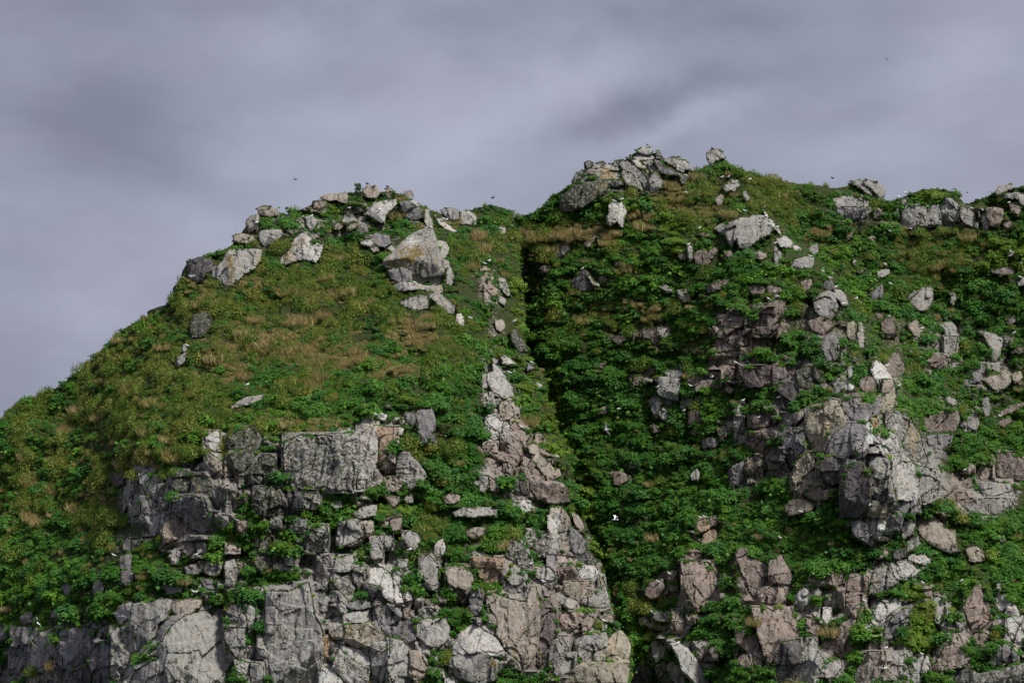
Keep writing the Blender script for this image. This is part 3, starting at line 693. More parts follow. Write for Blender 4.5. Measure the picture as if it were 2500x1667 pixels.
C1 LV|1350,610 1370,500 1430,480 1500,490 1500,550 1430,640 1360,650|dark lichened rock face on the left slope below the rocky shoulder
C1 gU|1640,1130 1750,1080 1870,1050 1860,1090 1780,1110 1640,1160|thin pale rock edge in the dry grass of the left headland
E lV|230,470 400,400 600,410 800,380 1040,370 1050,460 1020,600 990,900 960,990 850,980 740,990 640,920 580,1000 440,990 380,960 330,990 240,970 215,700 210,550|wide wall of black and white speckled rock under the grassy brow of the left headland
E wV|1080,380 1180,300 1250,290 1240,500 1230,700 1190,820 1130,860 1110,950 1030,970 1035,700 1060,480|
E oV|1215,290 1480,310 1430,430 1390,445 1370,560 1300,680 1230,740 1235,500|brown and orange topped column of the striped wall under the grassy brow
E wV|1480,300 1540,310 1520,360 1470,365|
E mV|1700,110 1860,70 1895,200 1890,440 1800,475 1710,450|squared grey boulder with wavy dark bands at the right end of the grassy brow
E gL|1545,125 1690,115 1695,250 1640,300|
E gV|1510,600 1590,545 1650,650 1720,720 1790,830 1720,920 1620,980 1540,860 1490,740|pale cracked boulder with a white right edge below the squared grey boulder
E wR|1660,610 1700,640 1795,840 1760,860 1700,760|
E bV|1320,990 1400,880 1470,860 1540,900 1480,990 1400,1000|
E bV|1310,1060 1480,1040 1510,1100 1450,1180 1380,1150|
E gV|1540,1060 1650,1050 1640,1130 1580,1140|
E wU|1225,175 1300,150 1350,155 1330,205 1240,195|small flat white stone with gulls on the grassy brow
E wU|1335,60 1365,20 1415,85|small pale triangular stone above the grassy brow
E gU|1580,15 1620,20 1650,80|
E gU|1430,180 1480,165 1510,190 1440,215|
E gU|1035,1060 1090,1050 1165,1080 1150,1100 1050,1095|pale rounded stone with a gull on the mossy ledge below the speckled wall
E gV|720,1140 830,1120 840,1180 760,1190|
E lV|440,1000 580,1000 590,1110 450,1120|
E lV|450,1140 590,1130 560,1200 460,1190|
E dD|250,1010 390,1000 380,1270 300,1250|
"""
# moss, lichen and guano patches that grow on the stone, plus light painted on the tooth: u, v, ru, rv, kind, strength (photo pixels)
PATCHES = [(1010, 620, 45, 38, 'o', 1), (960, 640, 25, 14, 'o', .9), (705, 600, 22, 45, 'o', 1), (735, 600, 12, 22, 'o', .7),
 (560, 650, 14, 55, 'o', .9), (640, 640, 18, 30, 'o', .6), (1470, 425, 26, 16, 'o', 1), (1490, 425, 14, 14, 'o', 1), (1465, 455, 10, 25, 'o', .8),
 (1430, 425, 16, 14, 'o', .6), (2140, 528, 14, 14, 'o', .6), (1450, 685, 8, 14, 'o', .8), (1690, 745, 24, 40, 'o', .9), (2080, 980, 30, 30, 'o', .2),
 (2010, 1010, 40, 60, 'o', .5), (1990, 1110, 30, 60, 'o', .4), (2135, 1035, 8, 20, 'o', 1), (2120, 1160, 20, 50, 'o', .6), (2230, 1060, 25, 60, 'o', .5),
 (2110, 975, 40, 25, 'o', .6), (855, 1540, 9, 20, 'o', .9), (795, 1600, 7, 40, 'o', .9), (1330, 1640, 90, 20, 'o', .3), (1480, 1590, 30, 40, 'o', .6), (1205, 1620, 10, 12, 'o', .8),
 (1260, 1590, 12, 12, 'o', .6), (1960, 1225, 20, 15, 'o', .6), (2160, 1278, 14, 12, 'o', .6),
 (1400, 500, 90, 60, 'l', 1), (1560, 450, 40, 40, 'l', .8), (1530, 350, 40, 40, 'l', .2), (770, 1120, 130, 90, 'l', 1), (650, 1180, 70, 130, 'l', 1), (480, 1190, 60, 80, 'l', .8),
 (420, 1260, 90, 60, 'l', .6), (600, 1100, 70, 60, 'l', .8), (900, 1150, 90, 60, 'l', .45), (980, 1200, 60, 60, 'l', .6), (470, 790, 40, 50, 'l', 1), (700, 620, 30, 30, 'l', .6),
 (1180, 840, 30, 50, 'l', 1), (740, 1310, 70, 50, 'l', .8), (860, 1410, 60, 50, 'l', .5), (2200, 1060, 60, 90, 'l', .9), (2140, 1180, 25, 60, 'l', .9), (1970, 930, 30, 60, 'l', .9),
 (2160, 1390, 60, 50, 'l', .6), (2450, 1640, 90, 40, 'l', .6), (1610, 1640, 60, 60, 'l', .7), (1030, 640, 40, 40, 'l', .4), (1150, 1400, 60, 60, 'l', .3), (1430, 1390, 40, 60, 'l', .5),
 (900, 1330, 40, 50, 'l', .4), (530, 1430, 80, 60, 'l', .3), (1120, 480, 40, 30, 'l', .2), (1260, 520, 60, 40, 'l', .2),
 (2073, 945, 14, 8, 'w', 1.5), (1005, 590, 40, 22, 'w', .75), (1500, 505, 18, 18, 'w', .6), (2120, 1030, 20, 30, 'w', .8), (2160, 1300, 26, 26, 'w', .8), (2140, 910, 30, 30, 'w', .7),  # the tooth's white entry paints the light on its upper left face
 (1360, 1270, 16, 30, 'w', .9), (1245, 920, 22, 40, 'w', .6), (930, 1420, 30, 20, 'w', .5), (465, 673, 14, 5, 'w', 1), (2125, 1070, 14, 26, 'w', .9), (350, 1160, 16, 16, 'w', .9),
 (945, 500, 30, 25, 'w', .4), (2290, 1200, 30, 60, 'w', .2), (1220, 1035, 20, 18, 'w', .7), (790, 1650, 40, 20, 'w', .7), (850, 1590, 40, 14, 'w', .5)]
# vegetation zones: u, v, ru, rv, kind (d dry grass, o olive scrub, s sparse on bare rock, y yellow green, n nothing)
ZONES = [(480, 1285, 150, 15, 'g', .8), (400, 1372, 110, 16, 'g', .8), (560, 1402, 140, 13, 'g', .75), (790, 1255, 120, 12, 'g', .8), (1080, 1200, 110, 34, 'g', .8), (1060, 1330, 70, 50, 'g', .7),
 (1180, 1425, 40, 24, 'g', .8), (1120, 1510, 24, 50, 'g', .9), (610, 1330, 40, 50, 'g', .4), (1210, 1290, 70, 26, 'g', .9), (1090, 1440, 70, 22, 'g', .8), (1880, 1320, 170, 45, 'g', .9), (2340, 1330, 140, 40, 'g', .8), (2360, 1050, 100, 40, 'g', .8),
 (1700, 1350, 60, 40, 'g', .8), (1945, 1440, 22, 90, 'g', .8), (2180, 1440, 120, 24, 'g', .8), (2250, 1540, 40, 110, 'g', .9), (1850, 955, 70, 22, 'g', .8), (1620, 1140, 150, 50, 'g', .8), (350, 1605, 60, 10, 'g', 1), (300, 1560, 20, 60, 'g', .8),
 (2100, 1500, 50, 30, 'g', .7), (2430, 1440, 60, 60, 'g', .7), (1740, 835, 130, 16, 'g', .7), (1380, 1500, 60, 14, 'g', .8), (1330, 1560, 10, 60, 'g', .8), (1540, 1540, 30, 50, 'g', .8), (2380, 1500, 30, 120, 'g', .6), (2010, 1560, 20, 80, 'g', .5), (700, 1310, 40, 40, 'g', .6), (860, 1290, 90, 12, 'g', .5), (2090, 1610, 40, 30, 'g', .6),
 (700, 845, 200, 42, 'd', .9), (880, 880, 120, 34, 'd', .9), (970, 905, 45, 26, 'd', 1.1), (1020, 815, 60, 42, 'd', 1.0), (620, 695, 42, 36, 'd', .9), (495, 735, 34, 34, 'd', 1),
 (760, 740, 90, 60, 'd', .6), (560, 900, 90, 50, 'd', .7), (720, 1030, 130, 22, 'd', .6), (1420, 565, 75, 22, 'd', 1.2), (1320, 580, 60, 22, 'd', .6), (1560, 752, 90, 26, 'd', .9),
 (1995, 575, 34, 26, 'd', 1.2), (1640, 465, 50, 40, 'd', 1), (1740, 520, 60, 50, 'd', .7), (1110, 545, 30, 24, 'd', 1.1), (1165, 580, 26, 26, 'd', 1.1), (1560, 530, 40, 30, 'd', .8),
 (250, 1200, 140, 60, 'd', .35), (1550, 660, 60, 30, 'd', .5), (480, 690, 30, 16, 'd', .9), (1900, 640, 30, 20, 'd', .5), (1110, 870, 30, 30, 'd', .4), (1230, 660, 30, 40, 'd', .4), (1370, 690, 60, 30, 'd', .4),
 (650, 760, 420, 150, 'o', .9), (300, 950, 330, 230, 'o', .75), (150, 1180, 280, 140, 'o', .7), (430, 1000, 250, 130, 'o', .7), (1100, 780, 90, 90, 'o', .7), (1080, 1085, 50, 35, 'o', .8),
 (1340, 590, 130, 50, 'o', .8), (1500, 760, 150, 60, 'o', .6), (1720, 480, 120, 70, 'o', .7), (1900, 480, 120, 70, 'o', .8), (2270, 640, 70, 60, 'o', 1), (2310, 565, 100, 20, 'o', 1), (1010, 530, 60, 40, 'o', .8),
 (1640, 350, 150, 30, 'o', .5), (1160, 640, 90, 60, 'o', .6), (1430, 800, 60, 60, 'o', .5), (1060, 1280, 50, 50, 'o', .7), (2260, 1470, 60, 60, 'y', .9), (2240, 1560, 60, 70, 'y', .7), (2200, 880, 60, 50, 'o', .5),
 (1550, 1450, 40, 25, 'y', .8), (2430, 1350, 30, 20, 'y', .8), (1350, 1080, 34, 180, 'y', 1.1), (1290, 880, 26, 90, 'y', 1.1), (1262, 700, 20, 130, 'y', 1.1), (1440, 1300, 24, 130, 'y', 1.0), (1215, 640, 30, 60, 'y', .6), (950, 1250, 60, 40, 'y', .5), (450, 1060, 120, 50, 'y', .6), (2400, 520, 90, 40, 'y', .8), (1650, 520, 120, 80, 'y', .85), (1640, 620, 140, 50, 'y', .55), (2450, 620, 120, 50, 'y', .9), (760, 600, 60, 40, 'y', .5), (860, 520, 120, 50, 'y', .55), (980, 960, 60, 40, 'y', .7), (1170, 760, 60, 160, 'y', .5), (2030, 480, 60, 30, 'y', .5), (2250, 475, 90, 25, 'y', .6), (2000, 470, 90, 30, 'o', .5),
 (1800, 1180, 280, 160, 's', .4), (1800, 860, 270, 120, 's', .58), (2100, 1520, 450, 170, 's', .72), (1300, 1500, 200, 180, 's', .78), (800, 1540, 330, 160, 's', .92), (850, 1350, 280, 90, 's', .8), (540, 1210, 240, 150, 's', .9), (820, 1120, 200, 90, 's', .85), (1190, 720, 34, 80, 's', .45), (1195, 850, 32, 70, 's', .5), (2275, 525, 110, 35, 's', .5), (2060, 510, 60, 40, 's', .42), (2130, 1130, 110, 160, 's', .9), (1730, 1450, 130, 180, 's', .7), (1930, 1060, 150, 120, 's', .8),
 (200, 1620, 300, 80, 's', 1.0), (2350, 1150, 200, 180, 's', .55), (1990, 1050, 130, 200, 's', .5), (2330, 900, 200, 160, 's', .4), (820, 540, 230, 80, 's', .3), (1950, 620, 60, 40, 's', .1), (1500, 420, 150, 50, 's', .4), (1240, 1090, 90, 150, 's', .7)]
A_SKY = [(-1000, 2300), (-900, 1900), (-500, 1400), (-200, 1140), (0, 1025), (30, 990), (60, 975), (110, 960), (150, 940), (180, 912), (210, 890), (235, 865), (260, 845), (290, 812), (310, 797), (350, 777), (385, 762),
 (410, 740), (425, 712), (440, 695), (455, 678), (452, 690), (457, 642), (475, 633), (500, 624), (560, 604), (580, 580), (604, 574), (606, 545), (622, 531), (636, 522), (690, 521), (705, 522), (740, 508), (780, 490), (830, 475), (880, 466), (920, 468),
 (960, 468), (1000, 480), (1010, 495), (1050, 512), (1080, 522), (1140, 514), (1190, 500), (1225, 505), (1250, 520), (1262, 560), (1262, 600), (1266, 640), (1272, 680), (1275, 725), (1281, 790), (1290, 860),
 (1323, 905), (1340, 964), (1364, 1049), (1390, 1108), (1405, 1167), (1420, 1255), (1448, 1328), (1472, 1390), (1490, 1477), (1518, 1533), (1537, 1575), (1536, 1667), (1530, 1800), (1560, 2300)]
B_SKY = [(1080, 2300), (1080, 560), (1200, 545), (1265, 528), (1300, 520), (1330, 498), (1350, 478), (1395, 448), (1415, 425), (1430, 408), (1470, 402), (1530, 388), (1548, 374), (1590, 371), (1615, 378), (1630, 394), (1650, 400), (1700, 420),
 (1718, 408), (1734, 400), (1738, 385), (1762, 380), (1780, 400), (1800, 410), (1820, 420), (1860, 430), (1900, 438), (1950, 448), (2000, 452), (2030, 458), (2060, 456), (2080, 448), (2110, 450), (2135, 455), (2150, 468), (2156, 488), (2170, 492), (2200, 482), (2250, 462), (2310, 462),
 (2340, 478), (2355, 498), (2400, 484), (2430, 468), (2445, 460), (2500, 458), (2700, 460), (3000, 600), (3300, 1000), (3400, 2300)]
A_CTRL = [(-100, 1150, 330), (0, 1050, 327), (200, 950, 326), (430, 800, 316), (385, 950, 307), (345, 1080, 298), (290, 900, 323), (230, 1060, 320), (180, 1180, 316), (400, 760, 326), (0, 1300, 318), (0, 1667, 306), (200, 1300, 308), (200, 1667, 292), (290, 1180, 304), (270, 1400, 291), (300, 1667, 284), (500, 1667, 280),
 (700, 1667, 279), (950, 1667, 278), (1200, 1667, 280), (1450, 1667, 283), (500, 1400, 287), (700, 1400, 286), (900, 1400, 284), (1200, 1400, 286), (1420, 1400, 292), (450, 1120, 292), (700, 1020, 294), (980, 960, 297),
 (600, 950, 302), (700, 800, 313), (900, 750, 316), (500, 700, 321), (700, 600, 326), (900, 560, 328), (1000, 480, 333), (700, 520, 332), (450, 640, 326), (1050, 650, 321), (1150, 800, 311), (1180, 1000, 301),
 (1200, 1200, 294), (1000, 1200, 293), (1280, 1000, 306), (1350, 1200, 299), (1250, 600, 335), (1200, 500, 340), (1280, 800, 320), (1100, 500, 338), (1530, 1600, 288)]
B_CTRL = [(1200, 500, 352), (1300, 560, 350), (1290, 800, 344), (1360, 1000, 338), (1440, 1200, 331), (1500, 1400, 323), (1550, 1667, 311), (1600, 1500, 311), (1450, 450, 349), (1600, 400, 351), (1750, 400, 350), (2000, 450, 352),
 (2200, 480, 350), (2500, 470, 345), (1600, 600, 341), (1850, 600, 334), (2050, 760, 327), (1700, 800, 333), (1950, 900, 321), (2150, 1050, 306), (2180, 1230, 303), (1800, 1150, 320), (1650, 1200, 324), (1650, 1400, 312),
 (1800, 1667, 296), (2000, 1500, 300), (2000, 1667, 294), (2250, 1667, 293), (2500, 1667, 292), (2500, 1400, 305), (2300, 1300, 312), (2500, 1150, 320), (2400, 1000, 325), (2300, 800, 334), (2500, 700, 337), (2250, 600, 343), (2500, 550, 342)]
RIDGE = [(1850, 470), (1885, 540), (1935, 600), (1990, 655), (2050, 715), (2090, 780), (2150, 880), (2190, 950), (2225, 1010), (2260, 1090), (2290, 1160), (2300, 1240)]
NBUSH = 280
# perched gulls: u, v in photo pixels (D = dark against the sky) | where
GULLS = """
456 843|white gull on the small upright stone low on the brown left slope
604 939|white gull at the left tip of the thin rock edge in the dry grass
760 527|white gull on the egg shaped pale boulder on the left peak
1040 556|left one of two white gulls on the tip of the tooth shaped boulder
1052 555|right one of two white gulls on the tip of the tooth shaped boulder
1013 690|white gull on the flat ledge stone under the tooth shaped boulder
1011 754|white gull in the bushes below the squarish grey block under the tooth boulder
941 492|upper one of two white gulls on the smooth sloping slab below the left summit
927 511|lower one of two white gulls on the smooth sloping slab below the left summit
896 448 D|dark gull silhouette on the highest stone of the left summit
913 455 D|dark gull silhouette just right of the highest stone of the left summit
946 455 D|dark gull silhouette at the right end of the left summit rocks
853 507|white gull among green bushes in the middle of the left peak
713 507|white gull on the bushes at the left skyline above the flat tan slab
659 504 D|dark gull silhouette on top of the flat tan slab on the left skyline
627 543|white gull at the left of the bushes behind the rounded upright boulder
1084 534|left one of the gull pair on the long whitish slab right of the tooth boulder
1090 536|right one of the gull pair on the long whitish slab right of the tooth boulder
1204 482 D|dark gull silhouette on the bushy knob of the saddle between the peaks
1195 636|white gull on the grassy crest left of the gully, higher one
1183 643|white gull on the grassy crest left of the gully, lower one
1148 776|white gull in the bushes below the white pointed stone of the crest
1256 784|white gull on the rocky edge beside the upper gully
1499 490|left one of two white gulls on top of the pale standing stone
1518 486|right one of two white gulls on top of the pale standing stone
1676 470|white gull on a small stone in the green slope right of the highest summit
1655 414|left one of two white gulls on the white top edge of the dark smooth face
1665 418|right one of two white gulls on the white top edge of the dark smooth face
1763 432|white gull in the grass below the lone skyline knob, left one
1779 431|white gull in the grass below the lone skyline knob, middle one
1831 437|white gull in the grass below the lone skyline knob, far right one
1790 443|left gull in the row on the pale crest stone
1797 443|right gull in the row on the pale crest stone
1818 514|white gull in the bushes above the broad smooth slab
1708 556|white gull in the bushes left of the broad smooth slab
1681 596|white gull on the narrow pale upright stone
1422 655|white gull on the streaked rock over the dark hollow
1871 527|white gull at the top of the white crest strip
1878 547|white gull halfway down the white crest strip
1739 362 D|dark gull silhouette on the lone skyline knob
1552 367 D|dark gull silhouette at the left of the topmost stone of the highest summit
1783 780|white gull on the brown rock patch in the middle of the right slope
1876 729|white gull in the bushes left of the blunt headed boulder, lower one
1893 593|white gull in the bushes just below the white crest strip
1802 580|white gull at the notch in the lower edge of the broad smooth slab
1596 441|white gull on the knobbly pale pillar rock
1978 625|upper gull beside the pale domed boulder at the foot of the crest line
1983 633|lower gull on the pale domed boulder at the foot of the crest line
2027 678|white gull on the right crest above the small dark rock
2041 700|white gull on top of the rounded slab right of the blunt headed boulder
2009 662|white gull on the right crest between the domed boulder and the dark rock
2091 728|white gull on the green slope right of the rounded slab
2059 741|white gull at the lower end of the rounded pale slab on the crest
2000 751|white gull on the face of the blunt headed boulder
2161 645|white gull among bushes in the upper right slope
2174 692|white gull on a bush above the craggy grey outcrop at the right
2170 772|white gull on top of the squat pinkish cube shaped boulder
2251 801|white gull beside the half pink half white boulder
2398 512|white gull on the narrow grey pillar near the right skyline
2210 470|right one of two gulls on the bushes left of the green dome
2193 480|left one of two gulls on the bushes left of the green dome
2372 508|white gull above the large rounded boulder of the green dome
2114 438 D|left dark gull silhouette on the split rock of the right skyline
2140 443 D|right dark gull silhouette on the split rock of the right skyline
2032 434 D|dark gull silhouette on the bushes left of the split rock on the right skyline
2464 494|white gull on the pale rock at the right edge of the skyline
2468 614|white gull on the small pointed stone in the bright slope at the right edge
2491 676|white gull at the right edge of the picture on a pale stone
2443 827|white gull on the hooked nose boulder
2476 812|white gull in the dark hollow near the right edge above the hooked nose boulder
1898 554|white gull at the lower part of the white crest strip
2172 563|white gull on the small white stones below the brown mossy stone
1891 712|white gull in the bushes left of the blunt headed boulder, higher one
1898 723|white gull in the bushes left of the blunt headed boulder, middle one
1298 885|white gull on the rounded grey stone at the very edge of the gully
1243 909|white gull in the bushes right of the tall pale striped slab
1239 1042|white gull on the white streaked crest rocks, left one
1201 1039|white gull on the white rounded stone at the left of the crest rocks
1273 1042|white gull on the white streaked crest rocks, right one
1359 1114|white gull at the gully end of the long tan slab
1291 1224|white gull on the white four cornered stone
1474 1515|white gull on the small stone near the lower gully edge
1296 1376|white gull on the rocks left of the dark recess at the lower gully edge
1326 1419|white gull in the bushes left of the brown boulder with dark underside
1710 1263|left one of two gulls on the orange brown rock
1720 1261|right one of two gulls on the orange brown rock
1606 1419|white gull on the brown rock at the lower end of the gully slope
1634 1400|white gull on the little stone above the brown rock of the gully slope
1655 1569|white gull above the whitish ridge at the bottom edge
1169 1524|white gull on the pale cap rock at the bottom centre
1592 1493|white gull on the grey slanting slab beside the gully floor
887 1201|white gull on the rounded stone below the speckled wall
928 1380|white gull at the top of the bright slanting roof rock
1198 1599|white gull on the big faceted boulder at the bottom centre
1001 1341|white gull in the bushes of the left headland between two pale stones
917 1012|left one of two gulls on the flat white stone of the grassy brow
934 1012|right one of two gulls on the flat white stone of the grassy brow
1796 885|white gull in the bushes above the dark rock band of the right slope
1739 920|white gull at the left end of the dark rock band of the right slope
1685 941|white gull on the pinkish rock right of the pale angular block
1902 969|white gull on the dark rocks left of the streaked apron
1814 977|white gull above the thin upright pale rib
1854 1018|white gull on the pinkish rock with a bush beside the rounded brown boulder
1670 1002|white gull in bushes below the pale angular block
1606 944|white gull on the left side of the pale angular block
2166 892|white gull on the pinkish pointed boulder behind the prow
2195 941|white gull on the right crest of the big prow
2130 905|white gull on the whitish slab at the top of the big prow
2357 1146|white gull in the bushes near the pinkish blocks at the right
2122 1233|white gull at the lower left edge of the big prow
1954 1249|white gull below the tan and yellow cracked blocks
2440 1015|white gull on the flat pinkish shelf near the right edge
2221 1269|white gull on the tip of the narrow pale stone below the prow
1904 1312|white gull in the bushes above the pinkish lower wall
2154 1292|white gull beside the bright white rock under the prow
2387 1341|white gull on the tan pointed rock at the lower right
2253 1422|white gull in the bushes right of the yellowish rock pyramid
2348 1417|white gull among bushes left of the tall pinkish spire
2110 1466|white gull on the pale ledge line in the lower right cliff
2163 1581|white gull in the bushes above the smooth tan slab
2250 1596|white gull on the small tan stone near the bottom edge
2161 1631|white gull beside the smooth tan slab at the bottom edge
277 1355|white gull in the dark green at the foot of the brown left slope
479 1354|white gull in the bushes in the middle of the left cliff
472 1444|left one of two gulls above the tan oval boulder
479 1445|right one of two gulls above the tan oval boulder
"""
# flying birds: u, v, depth, mesh, rotation, scale, name, label, category
FLYERS = [(1481, 1049, 290, 0, (0.9, 0.1, 2.75), 1.25, 'gull', 'white gull gliding with spread wings in front of the dark green gully', 'gull'),
          (1503, 1268, 280, 1, (0.25, 0.0, 0.25), 1.3, 'gull', 'white gull flying with raised wings in front of the lower gully slope', 'gull'),
          (1511, 998, 310, 0, (0.1, 0.0, 0.3), .9, 'gull', 'small white gull flying in front of the upper right gully slope', 'gull'),
          (91, 1519, 150, 0, (1.1, -0.5, 1.9), .55, 'gull', 'blurry white gull flying low in the bottom left corner', 'gull'),
          (720, 438, 300, 2, (0.5, 0.9, 1.2), .62, 'seabird', 'tiny dark bird with tilted wings in the sky over the left peak', 'seabird'),
          (2164, 145, 300, 2, (0.7, 0.75, 0.3), .66, 'seabird', 'small dark bird high in the sky at the upper right', 'seabird'),
          (1580, 354, 340, 2, (0.4, 0.2, 0.4), .8, 'seabird', 'dark bird flying just above the topmost stone of the highest summit', 'seabird')]
# ------------------------------------------------------------------ materials
def new_mat(name):
    m = bpy.data.materials.new(name); m.use_nodes = True; t = m.node_tree; t.nodes.clear()
    out = N(t, 'ShaderNodeOutputMaterial'); b = N(t, 'ShaderNodeBsdfPrincipled')
    b.inputs['Specular IOR Level'].default_value = 0.25
    t.links.new(b.outputs[0], out.inputs['Surface']); return m, t, b
def wpos(t, scale):
    g = N(t, 'ShaderNodeNewGeometry'); mpn = N(t, 'ShaderNodeMapping'); mpn.inputs['Scale'].default_value = scale
    t.links.new(g.outputs['Position'], mpn.inputs['Vector']); return mpn.outputs[0]
def noise(t, vec, scale, detail=3.0, rough=0.55, dist=0.0):
    n = N(t, 'ShaderNodeTexNoise', i_Scale=scale, i_Detail=detail, i_Roughness=rough, i_Distortion=dist)
    t.links.new(vec, n.inputs['Vector']); return n.outputs['Fac']
def rock_material(name, terrain=False):
    m, t, b = new_mat(name)
    p1 = wpos(t, (1, 1, 1)); pv = wpos(t, (1.5, 1.5, 0.14)); pd = wpos(t, (1.0, 1.0, 2.6))
    at = N(t, 'ShaderNodeAttribute', attribute_name='paint'); sp = N(t, 'ShaderNodeSeparateColor'); t.links.new(at.outputs['Color'], sp.inputs[0])
    moss, lich, guano_and_lit = sp.outputs[0], sp.outputs[1], sp.outputs[2]; green = at.outputs['Alpha']
    if terrain:
        base = mixc(t, ramp(t, noise(t, p1, 0.45, 4), 0.42, 0.6), (0.07, 0.052, 0.038), (0.13, 0.10, 0.08))  # soil, also darkened to give the gaps their deep shade
        ti = N(t, 'ShaderNodeAttribute', attribute_name='tint')
        rk = math_node(t, 'ADD', math_node(t, 'MULTIPLY', ti.outputs['Alpha'], 0.9), math_node(t, 'SUBTRACT', noise(t, p1, 0.9, 4, 0.6), 0.5))
        base = mixc(t, ramp(t, rk, 0.22, 0.42), base, ti.outputs['Color'])
    else:
        oi = N(t, 'ShaderNodeObjectInfo'); base = oi.outputs['Color']
    # mottling: large warm and cool areas, mid patches, fine crystals
    base = mixc(t, math_node(t, 'MULTIPLY', ramp(t, noise(t, p1, 0.55, 4, 0.6, .5), 0.40, 0.66), 0.5), base, mixc(t, 1.0, base, (1.10, 0.95, 0.84), 'MULTIPLY'))
    base = mixc(t, math_node(t, 'MULTIPLY', ramp(t, noise(t, p1, 0.9, 5, 0.62), 0.46, 0.62), 0.6), base, mixc(t, 1.0, base, (0.69, 0.695, 0.72), 'MULTIPLY'))
    st = noise(t, pv, 1.5, 5, 0.65, 0.3)
    base = mixc(t, math_node(t, 'MULTIPLY', ramp(t, st, 0.48, 0.64), 0.75), base, mixc(t, 1.0, base, (0.50, 0.48, 0.47), 'MULTIPLY'))
    base = mixc(t, math_node(t, 'MULTIPLY', ramp(t, st, 0.47, 0.33), 0.6), base, mixc(t, 0.5, base, (0.60, 0.58, 0.55)))
    fine = noise(t, p1, 5.5, 4, 0.75)
    base = mixc(t, 0.75, base, mixc(t, ramp(t, fine, 0.3, 0.7), (0.76, 0.76, 0.76), (1.24, 1.23, 1.21)), 'MULTIPLY')
    # dark specks of lichen everywhere, dense where painted
    sn = noise(t, p1, 2.3, 6, 0.78, 0.4)
    th = math_node(t, 'ADD', sn, math_node(t, 'MULTIPLY', lich, 0.17))
    base = mixc(t, math_node(t, 'MULTIPLY', ramp(t, th, 0.605, 0.655), 0.85), base, mixc(t, ramp(t, noise(t, p1, 0.8, 2), 0.45, 0.6), (0.035, 0.034, 0.032), (0.06, 0.062, 0.022)))
    wl = math_node(t, 'ADD', noise(t, p1, 3.7, 4, 0.7), math_node(t, 'MULTIPLY', lich, 0.10))
    base = mixc(t, math_node(t, 'MULTIPLY', ramp(t, wl, 0.64, 0.70), 0.5), base, (0.52, 0.53, 0.50))
    # ochre seepage streaks
    oc = math_node(t, 'ADD', noise(t, wpos(t, (1.1, 1.1, 0.2)), 0.8, 4, 0.6), 0.0)
    base = mixc(t, math_node(t, 'MULTIPLY', math_node(t, 'ADD', ramp(t, oc, 0.62, 0.74), math_node(t, 'MULTIPLY', ramp(t, oc, 0.50, 0.58), ramp(t, moss, .15, .6))), 0.5), base, (0.40, 0.27, 0.10))
    mo = math_node(t, 'ADD', math_node(t, 'MULTIPLY', moss, 0.50), math_node(t, 'MULTIPLY', math_node(t, 'SUBTRACT', noise(t, wpos(t, (1, 1, .55)), 1.5, 6, 0.75), 0.5), 1.9))
    base = mixc(t, math_node(t, 'MULTIPLY', ramp(t, mo, 0.30, 0.52), .85), base, mixc(t, ramp(t, fine, 0.38, 0.62), (0.10, 0.075, 0.014), (0.30, 0.205, 0.03)))
    gr = math_node(t, 'ADD', math_node(t, 'MULTIPLY', green, 0.6), math_node(t, 'SUBTRACT', noise(t, p1, 1.9, 5, 0.7), 0.5))
    base = mixc(t, ramp(t, gr, 0.28, 0.40), base, mixc(t, ramp(t, fine, 0.4, 0.6), (0.022, 0.034, 0.008), (0.055, 0.070, 0.014)))
    gu = math_node(t, 'ADD', math_node(t, 'MULTIPLY', guano_and_lit, 0.5), math_node(t, 'SUBTRACT', noise(t, wpos(t, (2, 2, .5)), 1.6, 5, 0.7), 0.5))
    base = mixc(t, ramp(t, gu, 0.30, 0.44), base, (0.72, 0.72, 0.70))
    base = mixc(t, 1.0, base, (0.755, 0.77, 0.76), 'MULTIPLY')
    t.links.new(base, b.inputs['Base Color']); b.inputs['Roughness'].default_value = 0.9
    bp = N(t, 'ShaderNodeBump', i_Strength=0.7, i_Distance=0.12)
    hh = math_node(t, 'ADD', math_node(t, 'MULTIPLY', noise(t, p1, 3.2, 6, 0.7), 1.0), math_node(t, 'MULTIPLY', noise(t, wpos(t, (1, 1, .3)), 2.4, 5, 0.65), 1.3))
    hh = math_node(t, 'ADD', hh, math_node(t, 'MULTIPLY', sn, .5))
    t.links.new(hh, bp.inputs['Height']); t.links.new(bp.outputs[0], b.inputs['Normal'])
    return m
MAT_ROCK = rock_material('weathered_granite'); MAT_SOIL = rock_material('cliff_soil_and_rock', True)
